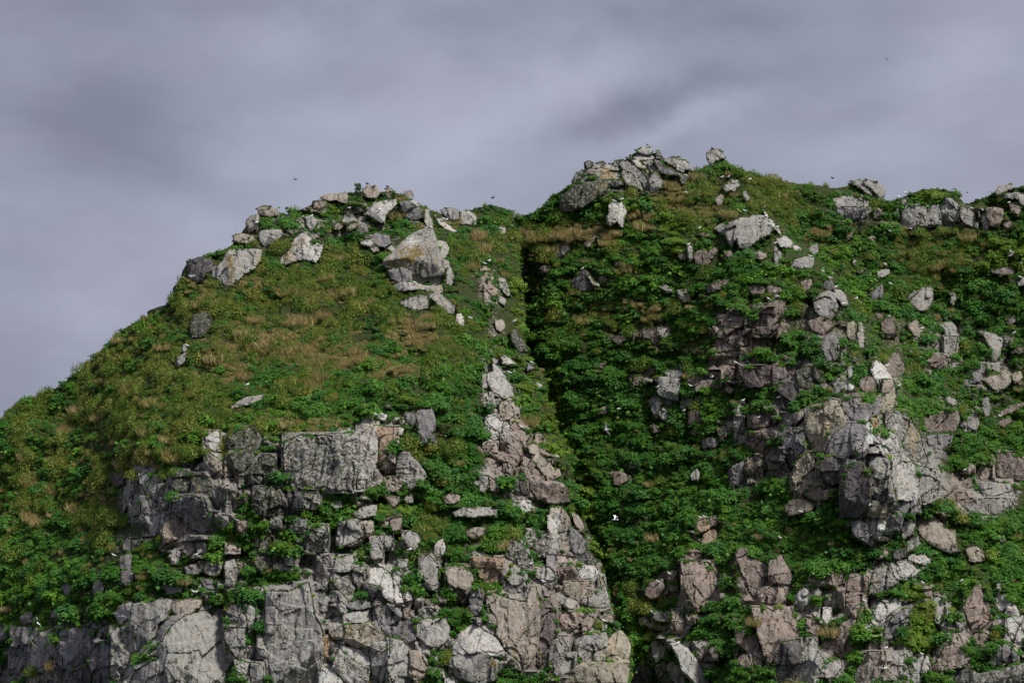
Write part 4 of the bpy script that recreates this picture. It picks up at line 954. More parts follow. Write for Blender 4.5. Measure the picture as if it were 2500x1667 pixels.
def leaf_material(name, cols, spread=0.36, rough=0.55, transl=0.25, pn=0.09):
    m, t, b = new_mat(name)
    p1 = wpos(t, (1, 1, 1)); oi = N(t, 'ShaderNodeObjectInfo'); g = N(t, 'ShaderNodeNewGeometry')
    big = noise(t, p1, pn, 4, 0.6)
    c = mixc(t, ramp(t, big, 0.38, 0.62), cols[0], cols[1])
    f = math_node(t, 'ADD', math_node(t, 'MULTIPLY', oi.outputs['Random'], 0.7), math_node(t, 'MULTIPLY', noise(t, p1, 0.35, 2), 0.5))
    c = mixc(t, ramp(t, f, 0.3, 0.95), c, cols[2])
    isl = g.outputs['Random Per Island']
    c = mixc(t, 1.0, c, mixc(t, isl, (1 - spread,) * 3, (1 + spread, 1 + spread * 1.05, 1 + spread * .8)), 'MULTIPLY')
    c = mixc(t, math_node(t, 'MULTIPLY', ramp(t, math_node(t, 'FRACT', math_node(t, 'MULTIPLY', isl, 37.7)), 0.93, 0.96), 0.8), c, cols[3])
    t.links.new(c, b.inputs['Base Color']); b.inputs['Roughness'].default_value = rough
    tr = N(t, 'ShaderNodeBsdfTranslucent'); t.links.new(c, tr.inputs['Color'])
    mx = N(t, 'ShaderNodeMixShader', i_Fac=transl); out = [n for n in t.nodes if n.type == 'OUTPUT_MATERIAL'][0]
    t.links.new(b.outputs[0], mx.inputs[1]); t.links.new(tr.outputs[0], mx.inputs[2]); t.links.new(mx.outputs[0], out.inputs['Surface'])
    return m
MAT_LUSH = leaf_material('broad_green_leaves', [(0.060, 0.200, 0.020), (0.125, 0.285, 0.020), (0.045, 0.160, 0.028), (0.22, 0.30, 0.06)])
MAT_BRIGHT = leaf_material('bright_green_leaves', [(0.15, 0.285, 0.025), (0.125, 0.265, 0.025), (0.19, 0.285, 0.032), (0.26, 0.30, 0.06)])
MAT_OLIVE = leaf_material('olive_scrub_leaves', [(0.185, 0.255, 0.036), (0.29, 0.30, 0.060), (0.115, 0.215, 0.026), (0.42, 0.37, 0.15)], pn=0.16)
MAT_DRY = leaf_material('dry_grass_blades', [(0.45, 0.385, 0.165), (0.40, 0.375, 0.13), (0.52, 0.41, 0.21), (0.24, 0.28, 0.07)], spread=.35, pn=.2)
def flat_mat(name, c, rough=0.6):
    m, t, b = new_mat(name)
    g = N(t, 'ShaderNodeNewGeometry'); n = noise(t, wpos(t, (1, 1, 1)), 14, 3)
    t.links.new(mixc(t, 1.0, c, mixc(t, n, (0.85,) * 3, (1.15,) * 3), 'MULTIPLY'), b.inputs['Base Color']); b.inputs['Roughness'].default_value = rough
    return m
MAT_WHITE = flat_mat('white_feathers', (0.92, 0.92, 0.91)); MAT_GREY = flat_mat('pale_grey_feathers', (0.74, 0.75, 0.77))
MAT_BLACK = flat_mat('dark_or_backlit_feathers', (0.03, 0.03, 0.034)); MAT_BEAK = flat_mat('yellow_beak', (0.6, 0.35, 0.04)); MAT_LEG = flat_mat('pinkish_legs', (0.5, 0.25, 0.2))

# ------------------------------------------------------------------ large shape of the two land masses
def ragged(line, amp, sd):
    out = []
    for i in range(len(line) - 1):
        a, c = line[i], line[i + 1]; L = math.hypot(c[0] - a[0], c[1] - a[1]); n = max(1, int(L / 9)) if 1250 < a[0] < 1545 and 540 < a[1] < 1700 else 1
        for k in range(n):
            t = k / n; x, y = a[0] + (c[0] - a[0]) * t, a[1] + (c[1] - a[1]) * t
            j = amp * (float(fbm(np.array(y / 46.0), np.array(x / 300.0), sd, 3)) * 1.5) if n > 1 else 0
            out.append((x + j, y + .2 * j))
    return out + [line[-1]]
A_SKY = ragged(A_SKY, 10.0, 19)
fA, fB = rbf(A_CTRL), rbf(B_CTRL)
_e = [p for p in A_SKY if p[0] > 1245 and p[1] > 540]; EDGE_V = [p[1] for p in _e]; EDGE_U = [p[0] for p in _e]
def ridge_step(u, v):
    xr = np.interp(v, [p[1] for p in RIDGE], [p[0] for p in RIDGE]); on = np.clip((v - 470) / 120, 0, 1) * np.clip((1270 - v) / 120, 0, 1)
    t = np.clip((u - xr + 6) / 46.0, 0, 1)
    return on * (6.5 * t * t * (3 - 2 * t) * np.exp(-np.clip(u - xr - 60, 0, None) / 320.0))
def base_depth(sheet, u, v):
    uc = np.clip(u, -120, 2620); vc = np.clip(v, 380, 1700)
    D = (fA if sheet == 'A' else fB)(uc, vc)
    D = D - np.clip(v - 1700, 0, None) / 20 * 0.25
    if sheet == 'B':
        D = D + ridge_step(u, v)
        D = D - 3.6 * np.exp(-np.abs(u - 2135) / 60.0) * np.exp(-np.clip(np.abs(v - 1130) - 60, 0, None) / 60.0)
        ed = np.interp(v, EDGE_V, EDGE_U); D = D + 4.2 * np.exp(-(np.clip(u - ed, 0, None) / 24.0) ** 2) * np.clip((v - 600) / 120, 0, 1) * np.clip((1680 - v) / 150, 0, 1)
    return D
def zone(kind, u, v):
    s = np.zeros(np.shape(u))
    for (cu, cv, ru, rv, k, st) in ZONES:
        if k == kind: s = np.maximum(s, st * np.exp(-(((u - cu) / ru) ** 2 + ((v - cv) / rv) ** 2) * 0.8))
    return s
def patch(kind, u, v):
    s = np.zeros(np.shape(u))
    for (cu, cv, ru, rv, k, st) in PATCHES:
        if k == kind: s = np.maximum(s, st * np.exp(-(((u - cu) / ru) ** 2 + ((v - cv) / rv) ** 2) * 0.9))
    return s
def joints(u, v):
    """master joints that run through the whole bedrock, from one block into the next: metres towards the camera"""
    x = (u - 1250) / 20.0; z = (1667 - v) / 20.0; xs = x - .26 * z + .5 * fbm(x / 5, z / 9, 201, 2)
    f1, e1 = facets(xs, z, 2.5, 210, .40, 3.6); f2, e2 = facets(x + .5 * z, z, 4.2, 220, .22, .55)
    return f1 * .75 - .30 * np.clip(1 - e1 / .045, 0, 1) + f2 * .55 - .10 * np.clip(1 - e2 / .03, 0, 1)
def relief(sheet, u, v, D):
    """metres towards the camera"""
    x = (u - 1250) / 20.0; z = (1667 - v) / 20.0; sd = 3 if sheet == 'A' else 40
    rocky = np.clip(field(RK, u, v) * 1.4, 0, 1)
    h = 1.3 * fbm(x / 9, z / 9, sd, 3) + 1.0 * fbm(x / 2.6, z / 2.0, sd + 7, 3)
    t = (z + 0.18 * x + 1.6 * fbm(x / 7, z / 7, sd + 9, 2)) / 3.1; fr = t - np.floor(t)
    led = np.where(fr < 0.72, fr / 0.72, (1 - fr) / 0.28) - 0.5
    h = h + led * (0.65 + .9 * rocky)
    xs = x - .22 * z; f1, e1 = facets(xs, z, 3.2, sd + 20, .48, 2.1); f2, e2 = facets(xs, z, 1.5, sd + 30, .40, 2.2)
    h = h + (f1 - 0.5 * np.clip(1 - e1 / 0.09, 0, 1)) * (0.25 + 0.75 * rocky) + (f2 - 0.22 * np.clip(1 - e2 / 0.12, 0, 1)) * (0.3 + 0.7 * rocky)
    h = h + (0.12 + .16 * rocky) * fbm(x / .6, z / .8, sd + 50, 4) + .25 * rocky * (1 - 2 * np.abs(fbm(x / 1.2, z / 4.0, sd + 60, 3)))
    return h + rocky * joints(u, v)
LEFT_POLY = A_SKY; RIGHT_POLY = B_SKY

# ------------------------------------------------------------------ rocks
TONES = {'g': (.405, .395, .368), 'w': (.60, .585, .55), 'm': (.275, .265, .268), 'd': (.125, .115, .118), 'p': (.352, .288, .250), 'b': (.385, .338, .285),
         'y': (.40, .365, .285), 'o': (.40, .295, .215), 'l': (.42, .41, .375), 'L': (.26, .25, .23), 'k': (.19, .155, .15), 'K': (.10, .085, .04)}  # some tones carry painted light: pale for lit roofs, darker for shaded undersides
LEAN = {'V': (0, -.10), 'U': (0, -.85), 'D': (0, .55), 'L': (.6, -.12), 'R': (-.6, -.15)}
rocks = []
for line in ROCKS.strip().splitlines():
    f = line.split('|'); crop, code = f[0].split(); ox, oy, sc = CROPS[crop]
    pts = [(ox + float(a.split(',')[0]) * sc, oy + float(a.split(',')[1]) * sc) for a in f[1].split()]
    planes = None
    if len(f) > 3 and f[3]:
        planes = [[float(q) for q in s.split(',')] for s in f[3].split(';')]
        planes = [(ox + p[0] * sc, oy + p[1] * sc, p[2], p[3], p[4]) for p in planes]
    lab = f[2] if len(f) > 2 and f[2] else None
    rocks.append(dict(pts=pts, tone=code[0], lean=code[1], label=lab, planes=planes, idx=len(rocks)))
A_np = [(p[0], p[1]) for p in A_SKY]
def shoelace(p):
    return 0.5 * sum(p[i][0] * p[(i + 1) % len(p)][1] - p[(i + 1) % len(p)][0] * p[i][1] for i in range(len(p)))
MPX = 1 / 19.5
for r in rocks:
    rng = np.random.default_rng(100 + r['idx']); p = r['pts']
    if shoelace(p) < 0: p = p[::-1]
    cx = sum(q[0] for q in p) / len(p); cy = sum(q[1] for q in p) / len(p)
    r['sheet'] = 'A' if bool(inside(A_np, np.array([cx]), np.array([cy + 6]))[0]) else 'B'
    # natural outline: subdivide and jitter
    out = []
    for i in range(len(p)):
        a = p[i]; b = p[(i + 1) % len(p)]; L = math.hypot(b[0] - a[0], b[1] - a[1]); n = max(1, int(L / 3.2))
        for k in range(n):
            tt = k / n; x = a[0] + (b[0] - a[0]) * tt; y = a[1] + (b[1] - a[1]) * tt
            if 0 < k: nx, ny = (b[1] - a[1]) / L, -(b[0] - a[0]) / L; w = math.sin(math.pi * tt) ** .5; j = w * float(1.5 * fbm(np.array(x / 6), np.array(y / 6), 77, 3)); x += nx * j; y += ny * j
            out.append((x, y))
    poly = np.array(out); cc = poly.mean(0); dv = poly - cc; r['rk'] = float(zone('s', np.array([cx]), np.array([cy]))[0]) > .36
    r['flat'] = r['rk'] or r['label'] is None
    poly = poly + dv / (np.linalg.norm(dv, axis=1, keepdims=True) + 1e-6) * (5.0 if r['rk'] else 3.2); r['poly'] = poly
    area = abs(shoelace([tuple(q) for q in poly])); size = math.sqrt(area) * MPX; r['size'] = size; r['c'] = (cx, cy)
    r['ext'] = (poly[:, 0].min(), poly[:, 0].max(), poly[:, 1].min(), poly[:, 1].max())
    Dc = float(base_depth(r['sheet'], np.array([cx]), np.array([cy]))[0]); r['Dc'] = Dc
    hm = min(1.2, 0.15 * size + 0.10) if r['flat'] else min(1.5, 0.30 * size + 0.12)
    if r['planes']:
        r['pl'] = [(a, b, c * MPX * 20, d, e) for a, b, c, d, e in r['planes']]; hm = max(q[2] for q in r['planes'])
    else:
        gx, gy = LEAN[r['lean']]; gx += rng.uniform(-.15, .15); gy += rng.uniform(-.12, .12)
        pl = [(cx, cy, hm, gx, gy)]
        th0 = rng.uniform(0, 6.28); k = 3 if r['flat'] else 5
        for i in range(k):
            th = th0 + i * 6.283 / k + rng.uniform(-.4, .4); rr = 0.5 * math.sqrt(area) * (rng.uniform(.45, 1.1) if r['flat'] else rng.uniform(.45, .95))
            q = (cx + math.cos(th) * rr, cy + math.sin(th) * rr); s = rng.uniform(.25, .8) if r['flat'] else rng.uniform(.35, 1.0)
            h0 = hm + (gx * math.cos(th) - gy * math.sin(th)) * rr * MPX
            pl.append((q[0], q[1], h0, gx * .4 - s * math.cos(th), gy * .4 + s * math.sin(th)))
        r['pl'] = pl
    r['hm'] = hm
def rock_front(r, u, v, detail=True):
    """depth (world Y) of the rock's face at photo pixels"""
    cx, cy = r['c']; D0 = base_depth(r['sheet'], u, v)
    h = None
    for (a, b, c, gx, gy) in r['pl']:
        hh = c + gx * (u - a) * MPX - gy * (v - b) * MPX
        h = hh if h is None else np.minimum(h, hh)
    if detail:
        x = u * MPX; z = -v * MPX; s = r['size']; sd = 500 + r['idx']
        f1, e1 = facets(x - .2 * z, z, max(.6, .5 * s), sd, .22, 1.9); f2, e2 = facets(x - .2 * z, z, max(.5, min(1.6, .22 * s)), sd + 50, .15, 2.0)
        h = h + f1 * min(1, 1.5 / (.42 * s + .5)) - .12 * np.clip(1 - e1 / .05, 0, 1) + f2 * .8 - .04 * np.clip(1 - e2 / .07, 0, 1)
        h = h + .10 * fbm(x / .7, z / .7, 91, 3) + .15 * (1 - np.abs(fbm(x / 1.3 - z / 14, z / 6.0, 93, 3)) * 2.4) * min(1, s / 4) + .035 * fbm(x / .16, z / .2, 95, 2)
    if r['rk']: h = h + joints(u, v) * (.8 if r['size'] < 3.4 else (.28 if r['size'] > 4.6 else .5))
    d, _, _ = seg_dist([tuple(q) for q in r['poly'][::2]], u, v)
    ew, eh = (0.02, 0.02) if r['flat'] else (0.04, 0.06)
    e = np.clip(d * MPX / (ew * r['size'] + .08), 0, 1)
    h = h - (1 - np.sqrt(np.clip(1 - (1 - e) ** 2, 0, 1))) * (eh * r['size'] + .08)
    return r['Dc'] - (.25 if (r['flat'] and not r['rk']) else .55) - min(.5, .1 * r['size']) + (.7 if (r['flat'] and not r['rk']) else .42) * (D0 - r['Dc']) - h
# how rocky the ground is between the single rocks, and the colour of its stone, on a coarse grid
KU, KV = np.meshgrid(np.arange(-60, 2600, 10.0), np.arange(330, 1720, 10.0))
def rock_field():
    ku, kv = KU.ravel(), KV.ravel(); w = np.zeros(ku.size); c = np.zeros((ku.size, 3))
    for r in rocks:
        x0, x1, y0, y1 = r['ext']; ii = np.nonzero((ku > x0 - 70) & (ku < x1 + 70) & (kv > y0 - 70) & (kv < y1 + 70))[0]
        pp = [tuple(q) for q in r['poly'][::4]]; d, _, _ = seg_dist(pp, ku[ii], kv[ii]); d = np.where(inside(pp, ku[ii], kv[ii]), 0, d)
        g = np.exp(-(d / 20.0) ** 2) + .02 * np.exp(-(d / 50.0) ** 2); w[ii] += g; c[ii] += g[:, None] * np.array(TONES[r['tone']])[None]
    base = np.array([.30, .26, .235]); t = (c + .06 * base) / (w + .06)[:, None]; k = 1 - np.exp(-w * 1.1); sz = np.clip(zone('s', ku, kv), 0, 1); gz = np.clip(zone('g', ku, kv), 0, 1)
    k = np.clip(k * (.12 + 1.0 * sz) + .42 * sz - .75 * gz, 0, 1)
    return k.reshape(KU.shape), t.reshape(KU.shape + (3,))
RK, RT = rock_field()
def field(F, u, v):
    x = np.clip((u + 60) / 10.0, 0, KU.shape[1] - 1.001); y = np.clip((v - 330) / 10.0, 0, KU.shape[0] - 1.001)
    i, j = x.astype(int), y.astype(int); fx, fy = x - i, y - j
    if F.ndim == 3: fx, fy = fx[:, None], fy[:, None]
    return (F[j, i] * (1 - fx) + F[j, i + 1] * fx) * (1 - fy) + (F[j + 1, i] * (1 - fx) + F[j + 1, i + 1] * fx) * fy
def build_rock(r, parents):
    rng = np.random.default_rng(300 + r['idx']); poly = r['poly']; x0, x1, y0, y1 = r['ext']; n = len(poly)
    st = 2.8
    gx, gy = np.meshgrid(np.arange(x0, x1, st), np.arange(y0, y1, st * .95))
    gx = gx + (np.arange(gx.shape[0]) % 2)[:, None] * st * .5
    gx = gx.ravel() + rng.uniform(-.9, .9, gx.size); gy = gy.ravel() + rng.uniform(-.9, .9, gy.size)
    pp = [tuple(q) for q in poly]; ok = inside(pp, gx, gy); gx, gy = gx[ok], gy[ok]
    if len(gx):
        d, _, _ = seg_dist(pp, gx, gy); ok = d > 1.5; gx, gy = gx[ok], gy[ok]
    vs = [Vector(q) for q in pp] + [Vector((float(a), float(b))) for a, b in zip(gx, gy)]
    res = delaunay_2d_cdt(vs, [(i, (i + 1) % n) for i in range(n)], [], 1, 1e-4)
    vv, ff, orig = res[0], res[2], res[3]
    u = np.array([q.x for q in vv]); v = np.array([q.y for q in vv])
    D = rock_front(r, u, v)
    front = P(u, v, D)
    # boundary edges from the triangles
    cnt = {}
    for f in ff:
        for a, b in zip(f, list(f[1:]) + [f[0]]): cnt[(a, b)] = 1
    bnd = [(a, b) for (a, b) in cnt if (b, a) not in cnt]
    bv = sorted({a for e in bnd for a in e}); m = {a: i for i, a in enumerate(bv)}
    thick = min(3.5, .8 * r['size'] + .5); cu, cv = r['c']
    ub = cu + (u[bv] - cu) * .93; vb = cv + (v[bv] - cv) * .93 + 0
    back = P(ub, vb, np.maximum(D[bv], np.median(D[bv])) + thick)
    k0 = len(u); co = np.vstack([front, back, back.mean(0)[None] + np.array([[0, thick * .2, 0]])]); kc = len(co) - 1
    faces = [list(f)[::-1] for f in ff] if shoelace([(u[i], v[i]) for i in ff[0]]) < 0 else [list(f) for f in ff]
    flip = shoelace([(u[i], v[i]) for i in faces[0]]) > 0
    # camera looks along +Y: a face ordered clockwise in pixel space (v down) must be turned to face the camera
    faces = [list(f)[::-1] for f in faces] if flip else faces
    tri = [(f[0], f[i], f[i + 1]) for f in faces for i in range(1, len(f) - 1)]
    for a, b in bnd:
        A_, B_ = k0 + m[a], k0 + m[b]
        tri += [(a, b, B_), (a, B_, A_), (A_, B_, kc)]
    c0 = co.mean(0); cw = np.array(P(r['c'][0], r['c'][1], r['Dc']))
    me = make_mesh('rock', co - cw, tris=np.array(tri), mat=MAT_ROCK)
    uu = np.concatenate([u, ub, [cu]]); vv_ = np.concatenate([v, vb, [cv]])
    extra = {'l': .8, 'L': 1.0}.get(r['tone'], 0)
    lich = np.maximum(patch('l', uu, vv_), extra); gb = {'l': .35, 'L': .55, 'K': .7}.get(r['tone'], 0.0)
    dd, _, _ = seg_dist(pp[::2], uu, vv_); edge = np.clip(1 - dd / 13.0, 0, 1) * .85
    edge = np.maximum(edge * (.62 if r['rk'] else 1) * np.clip(.65 + 1.2 * fbm(uu / 35, vv_ / 35, 55, 2), 0, 1), .5 * np.clip(fbm(uu / 30, vv_ / 50, 56, 3) * 2.5 - .1, 0, 1))
    paint_attr(me, np.stack([patch('o', uu, vv_), lich, patch('w', uu, vv_), np.maximum(edge, gb * .9)], -1))
    lab = r['label']; t = TONES[r['tone']]; j = rng.uniform(.86, 1.14)
    if r['tone'] == 'p' and r['sheet'] == 'B' and 600 < cv < 1260: j *= .74      # pink rock high on the slope is darker
    if lab: o = new_obj('boulder' if 'boulder' in lab or 'stone' in lab else 'rock', me, None, lab, 'boulder' if 'boulder' in lab or 'stone' in lab else 'rock', 'rocks on the cliff')
    else: o = new_obj('rock_face', me, parents[r['sheet']])  # includes dark plates that paint the shade of caves and clefts
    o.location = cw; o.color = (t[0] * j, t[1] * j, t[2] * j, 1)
    r['tri'] = len(tri)

# ------------------------------------------------------------------ terrain sheets
def axis(lo, hi, step, far_lo, far_hi, fs=22):
    return np.concatenate([np.arange(far_lo, lo, fs), np.arange(lo, hi, step), np.arange(hi, far_hi, fs)])
def build_sheet(key):
    poly = A_SKY if key == 'A' else B_SKY
    if key == 'A': us, vs = axis(-12, 1560, 3.4, -900, 1640), axis(380, 1690, 3.4, 330, 2200)
    else: us, vs = axis(1200, 2512, 3.4, 1090, 3300), axis(330, 1690, 3.4, 280, 2200)
    U, V = np.meshgrid(us, vs); sh = U.shape; u, v = U.ravel(), V.ravel()
    ins = inside(poly, u, v); d = np.zeros(u.size); uq, vq = u.copy(), v.copy()
    o = ~ins; dd, bx, by = seg_dist(poly, u[o], v[o], closed=False); d[o] = dd; uq[o], vq[o] = bx, by
    D = base_depth(key, uq, vq)
    h = relief(key, uq, vq, D)
    # relief fades in the outermost metre so that the skyline keeps its place
    D = D - h
    Dbase = D.copy()
    # sockets for the rocks
    for r in rocks:
        if r['sheet'] != key: continue
        x0, x1, y0, y1 = r['ext']; m = (u > x0 - 2) & (u < x1 + 2) & (v > y0 - 2) & (v < y1 + 2) & ins
        ii = np.nonzero(m)[0]
        if not len(ii): continue
        pp = [tuple(q) for q in r['poly'][::2]]; k = inside(pp, u[ii], v[ii]); 
        ds, _, _ = seg_dist(pp, u[ii], v[ii]); nw = 26.0 if r['rk'] else 14.0; near = ds < nw
        fr = rock_front(r, u[ii], v[ii], False)
        kk = ii[k]; D[kk] = np.maximum(D[kk], fr[k] + 1.0)
        if r['rk']: fr = fr + .40 * fbm(u[ii] / 16, v[ii] / 26, 5, 3)
        # ground just outside meets the rock's side instead of standing far off in front of it
        oo = (~k) & near; w = np.clip(1.25 * (1 - ds / nw), 0, 1)[oo]; D[ii[oo]] = (D[ii[oo]] * (1 - w) + w * (fr[oo] + .15)) if r['rk'] else np.maximum(D[ii[oo]], D[ii[oo]] * (1 - w) + w * (fr[oo] + .15))
    band = 70.0
    ex = np.clip(d, 0, band); D = D + ex * 0.55
    co = P(uq, vq, D); co[:, 2] -= ex * 0.10
    if key == 'A': co[:, 0] -= np.where(vq > 540, ex * .035 * (1.2 + 1.6 * fbm(vq / 60, ex / 18, 8, 3)), 0)
    nr, nc = sh; keep = (d < band).reshape(sh)
    idx = np.arange(u.size).reshape(sh)
    q = np.stack([idx[:-1, :-1], idx[1:, :-1], idx[1:, 1:], idx[:-1, 1:]], -1).reshape(-1, 4)
    kq = keep.ravel()[q].any(1); q = q[kq]
    used = np.unique(q); rm = np.full(u.size, -1); rm[used] = np.arange(len(used)); q = rm[q]
    me = make_mesh('terrain', co[used], quads=q, mat=MAT_SOIL)
    uu, vv = uq[used], vq[used]
    sp = field(RK, uu, vv)
    pa = np.stack([patch('o', uu, vv) * .6, np.maximum(patch('l', uu, vv), .2), patch('w', uu, vv) * 0, np.clip(1.0 - sp * 1.1, .22, 1)], -1)
    paint_attr(me, pa)
    ta = me.attributes.new('tint', 'FLOAT_COLOR', 'POINT'); ta.data.foreach_set('color', np.concatenate([field(RT, uu, vv) * .96, np.clip(sp * 1.15, 0, 1)[:, None]], 1).astype(np.float32).ravel())
    return me, dict(us=us, vs=vs, D=D.reshape(sh), ins=ins.reshape(sh))
meA, GA = build_sheet('A'); meB, GB = build_sheet('B')
headland = new_obj('headland', meA, label='near green and rocky sea cliff on the left', kind='structure')
hillside = new_obj('hillside', meB, label='higher green rocky slope behind the gully on the right', kind='structure')
print('terrain', time.time() - T0)
for r in rocks: build_rock(r, {'A': headland, 'B': hillside})
print('rocks', len(rocks), sum(r['tri'] for r in rocks), time.time() - T0)
# open sea at the foot of the cliff, where the boat with the camera floats
def sea():
    m, t, b = new_mat('grey_green_water'); b.inputs['Base Color'].default_value = (0.02, 0.035, 0.035, 1); b.inputs['Roughness'].default_value = 0.12
    bp = N(t, 'ShaderNodeBump', i_Strength=0.5, i_Distance=0.4); t.links.new(noise(t, wpos(t, (1, 1, 1)), 0.35, 5), bp.inputs['Height']); t.links.new(bp.outputs[0], b.inputs['Normal'])
    me = make_mesh('sea', np.array([(-6000, -3000, 0), (6000, -3000, 0), (6000, 9000, 0), (-6000, 9000, 0)]), quads=np.array([[0, 1, 2, 3]]), mat=m)
    new_obj('sea', me, kind='structure')
sea()

# ------------------------------------------------------------------ plants
def leaf_quads(c, nrm, up, wd, ln, bend=0.15):
    """c centres (n,3), nrm normals, up = direction of the leaf's length; returns co (4n,3), quads"""
    n = len(c); nrm = nrm / np.linalg.norm(nrm, axis=1, keepdims=True)
    s = np.cross(nrm, up); s /= np.linalg.norm(s, axis=1, keepdims=True) + 1e-9; l = np.cross(s, nrm)
    wd = wd[:, None]; ln = ln[:, None]
    a = c - l * ln * .5 - s * wd * .18; b = c - l * ln * .1 + s * wd * .5 - nrm * wd * bend; d = c - l * ln * .05 - s * wd * .5 - nrm * wd * bend; e = c + l * ln * .5
    co = np.stack([a, b, e, d], 1).reshape(-1, 3); return co, np.arange(4 * n).reshape(n, 4)
def proto(kind, seed):
    rng = np.random.default_rng(seed)
    if kind in ('lush', 'bright'):
        nl = 9; lob = rng.normal(size=(nl, 3)); lob[:, 2] = np.abs(lob[:, 2]) * .6; lob /= np.linalg.norm(lob, axis=1, keepdims=True)
        lr = rng.uniform(.32, .55, nl); lc = lob * rng.uniform(.45, .72, (nl, 1)) * np.array([1, 1, .72])
        n = 430; k = rng.integers(0, nl, n); dv = rng.normal(size=(n, 3)); dv[:, 2] = np.abs(dv[:, 2]) * 1.1 + .05; dv /= np.linalg.norm(dv, axis=1, keepdims=True)
        c = lc[k] + dv * lr[k][:, None] * rng.uniform(.75, 1.05, (n, 1)) * np.array([1, 1, .75])
        nr = dv * .5 + np.array([0, 0, 1.1]) + rng.normal(size=(n, 3)) * .25
        up = dv * np.array([1, 1, .1]) + rng.normal(size=(n, 3)) * .5
        co, q = leaf_quads(c, nr, up, rng.uniform(.10, .18, n), rng.uniform(.13, .23, n))
        # stems and old leaves below, added to block light inside the bush
        m = 60; c2 = rng.normal(size=(m, 3)) * np.array([.42, .42, .22]); co2, q2 = leaf_quads(c2, rng.normal(size=(m, 3)), rng.normal(size=(m, 3)), np.full(m, .34), np.full(m, .4))
        co, q = np.vstack([co, co2]), np.vstack([q, q2 + len(co)])
        mat = MAT_LUSH if kind == 'lush' else MAT_BRIGHT
    elif kind == 'olive':
        n = 560; dv = rng.normal(size=(n, 3)); dv[:, 2] = np.abs(dv[:, 2]); dv /= np.linalg.norm(dv, axis=1, keepdims=True)
        c = dv * rng.uniform(.35, 1.05, (n, 1)) * np.array([.9, .9, .95])
        co, q = leaf_quads(c, dv + rng.normal(size=(n, 3)) * .6, rng.normal(size=(n, 3)) + np.array([0, 0, 1.0]), rng.uniform(.08, .13, n), rng.uniform(.12, .21, n))
        m = 26; th = rng.uniform(0, 6.28, m); rr = rng.uniform(0, .7, m); c2 = np.stack([rr * np.cos(th), rr * np.sin(th), rng.uniform(.8, 1.15, m) - rr * .3], -1)
        co2, q2 = leaf_quads(c2, np.stack([np.cos(th * 3), np.sin(th * 3), th * 0], -1), np.stack([rng.normal(0, .25, m), rng.normal(0, .25, m), np.ones(m)], -1), np.full(m, .045), rng.uniform(.5, .8, m))
        co, q = np.vstack([co, co2]), np.vstack([q, q2 + len(co)]); mat = MAT_OLIVE
    else:
        n = 340; th = rng.uniform(0, 6.28, n); rr = .75 * np.sqrt(rng.uniform(0, 1, n)); ln = rng.uniform(.45, .95, n)
        lean = np.stack([np.cos(th) * .35 + rng.normal(0, .22, n) + .15, np.sin(th) * .35 + rng.normal(0, .22, n), np.ones(n)], -1)
        lean /= np.linalg.norm(lean, axis=1, keepdims=True)
        c = np.stack([rr * np.cos(th), rr * np.sin(th), 0 * th], -1) + lean * ln[:, None] * .5
        co, q = leaf_quads(c, np.stack([np.cos(th * 5), np.sin(th * 5) - .6, rng.normal(0, .2, n)], -1), lean, rng.uniform(.05, .085, n), ln, .05); mat = MAT_DRY
    return make_mesh(kind + '_plant', co, quads=q, mat=mat)
PROTO = {k: [proto(k, 10 * i + s) for i in range(4)] for s, k in enumerate(('lush', 'bright', 'olive', 'dry'))}
def ground(key, u, v):
    G = GA if key == 'A' else GB
    i = np.clip(np.searchsorted(G['vs'], v), 1, len(G['vs']) - 1); j = np.clip(np.searchsorted(G['us'], u), 1, len(G['us']) - 1)
    return np.minimum(G['D'][i, j], G['D'][i - 1, j - 1])
def rock_cover(u, v):
    """signed: > 0 inside a rock, distance to its outline in photo pixels"""
    s = np.full(u.shape, -99.0)
    for r in rocks:
        x0, x1, y0, y1 = r['ext']; ii = np.nonzero((u > x0 - 8) & (u < x1 + 8) & (v > y0 - 8) & (v < y1 + 8))[0]
        if not len(ii): continue
        pp = [tuple(q) for q in r['poly'][::3]]; k = inside(pp, u[ii], v[ii]); d, _, _ = seg_dist(pp, u[ii], v[ii])
        s[ii] = np.maximum(s[ii], np.where(k, d, -d))
    return s
plants = {k: [] for k in PROTO}      # u, v, D, radius
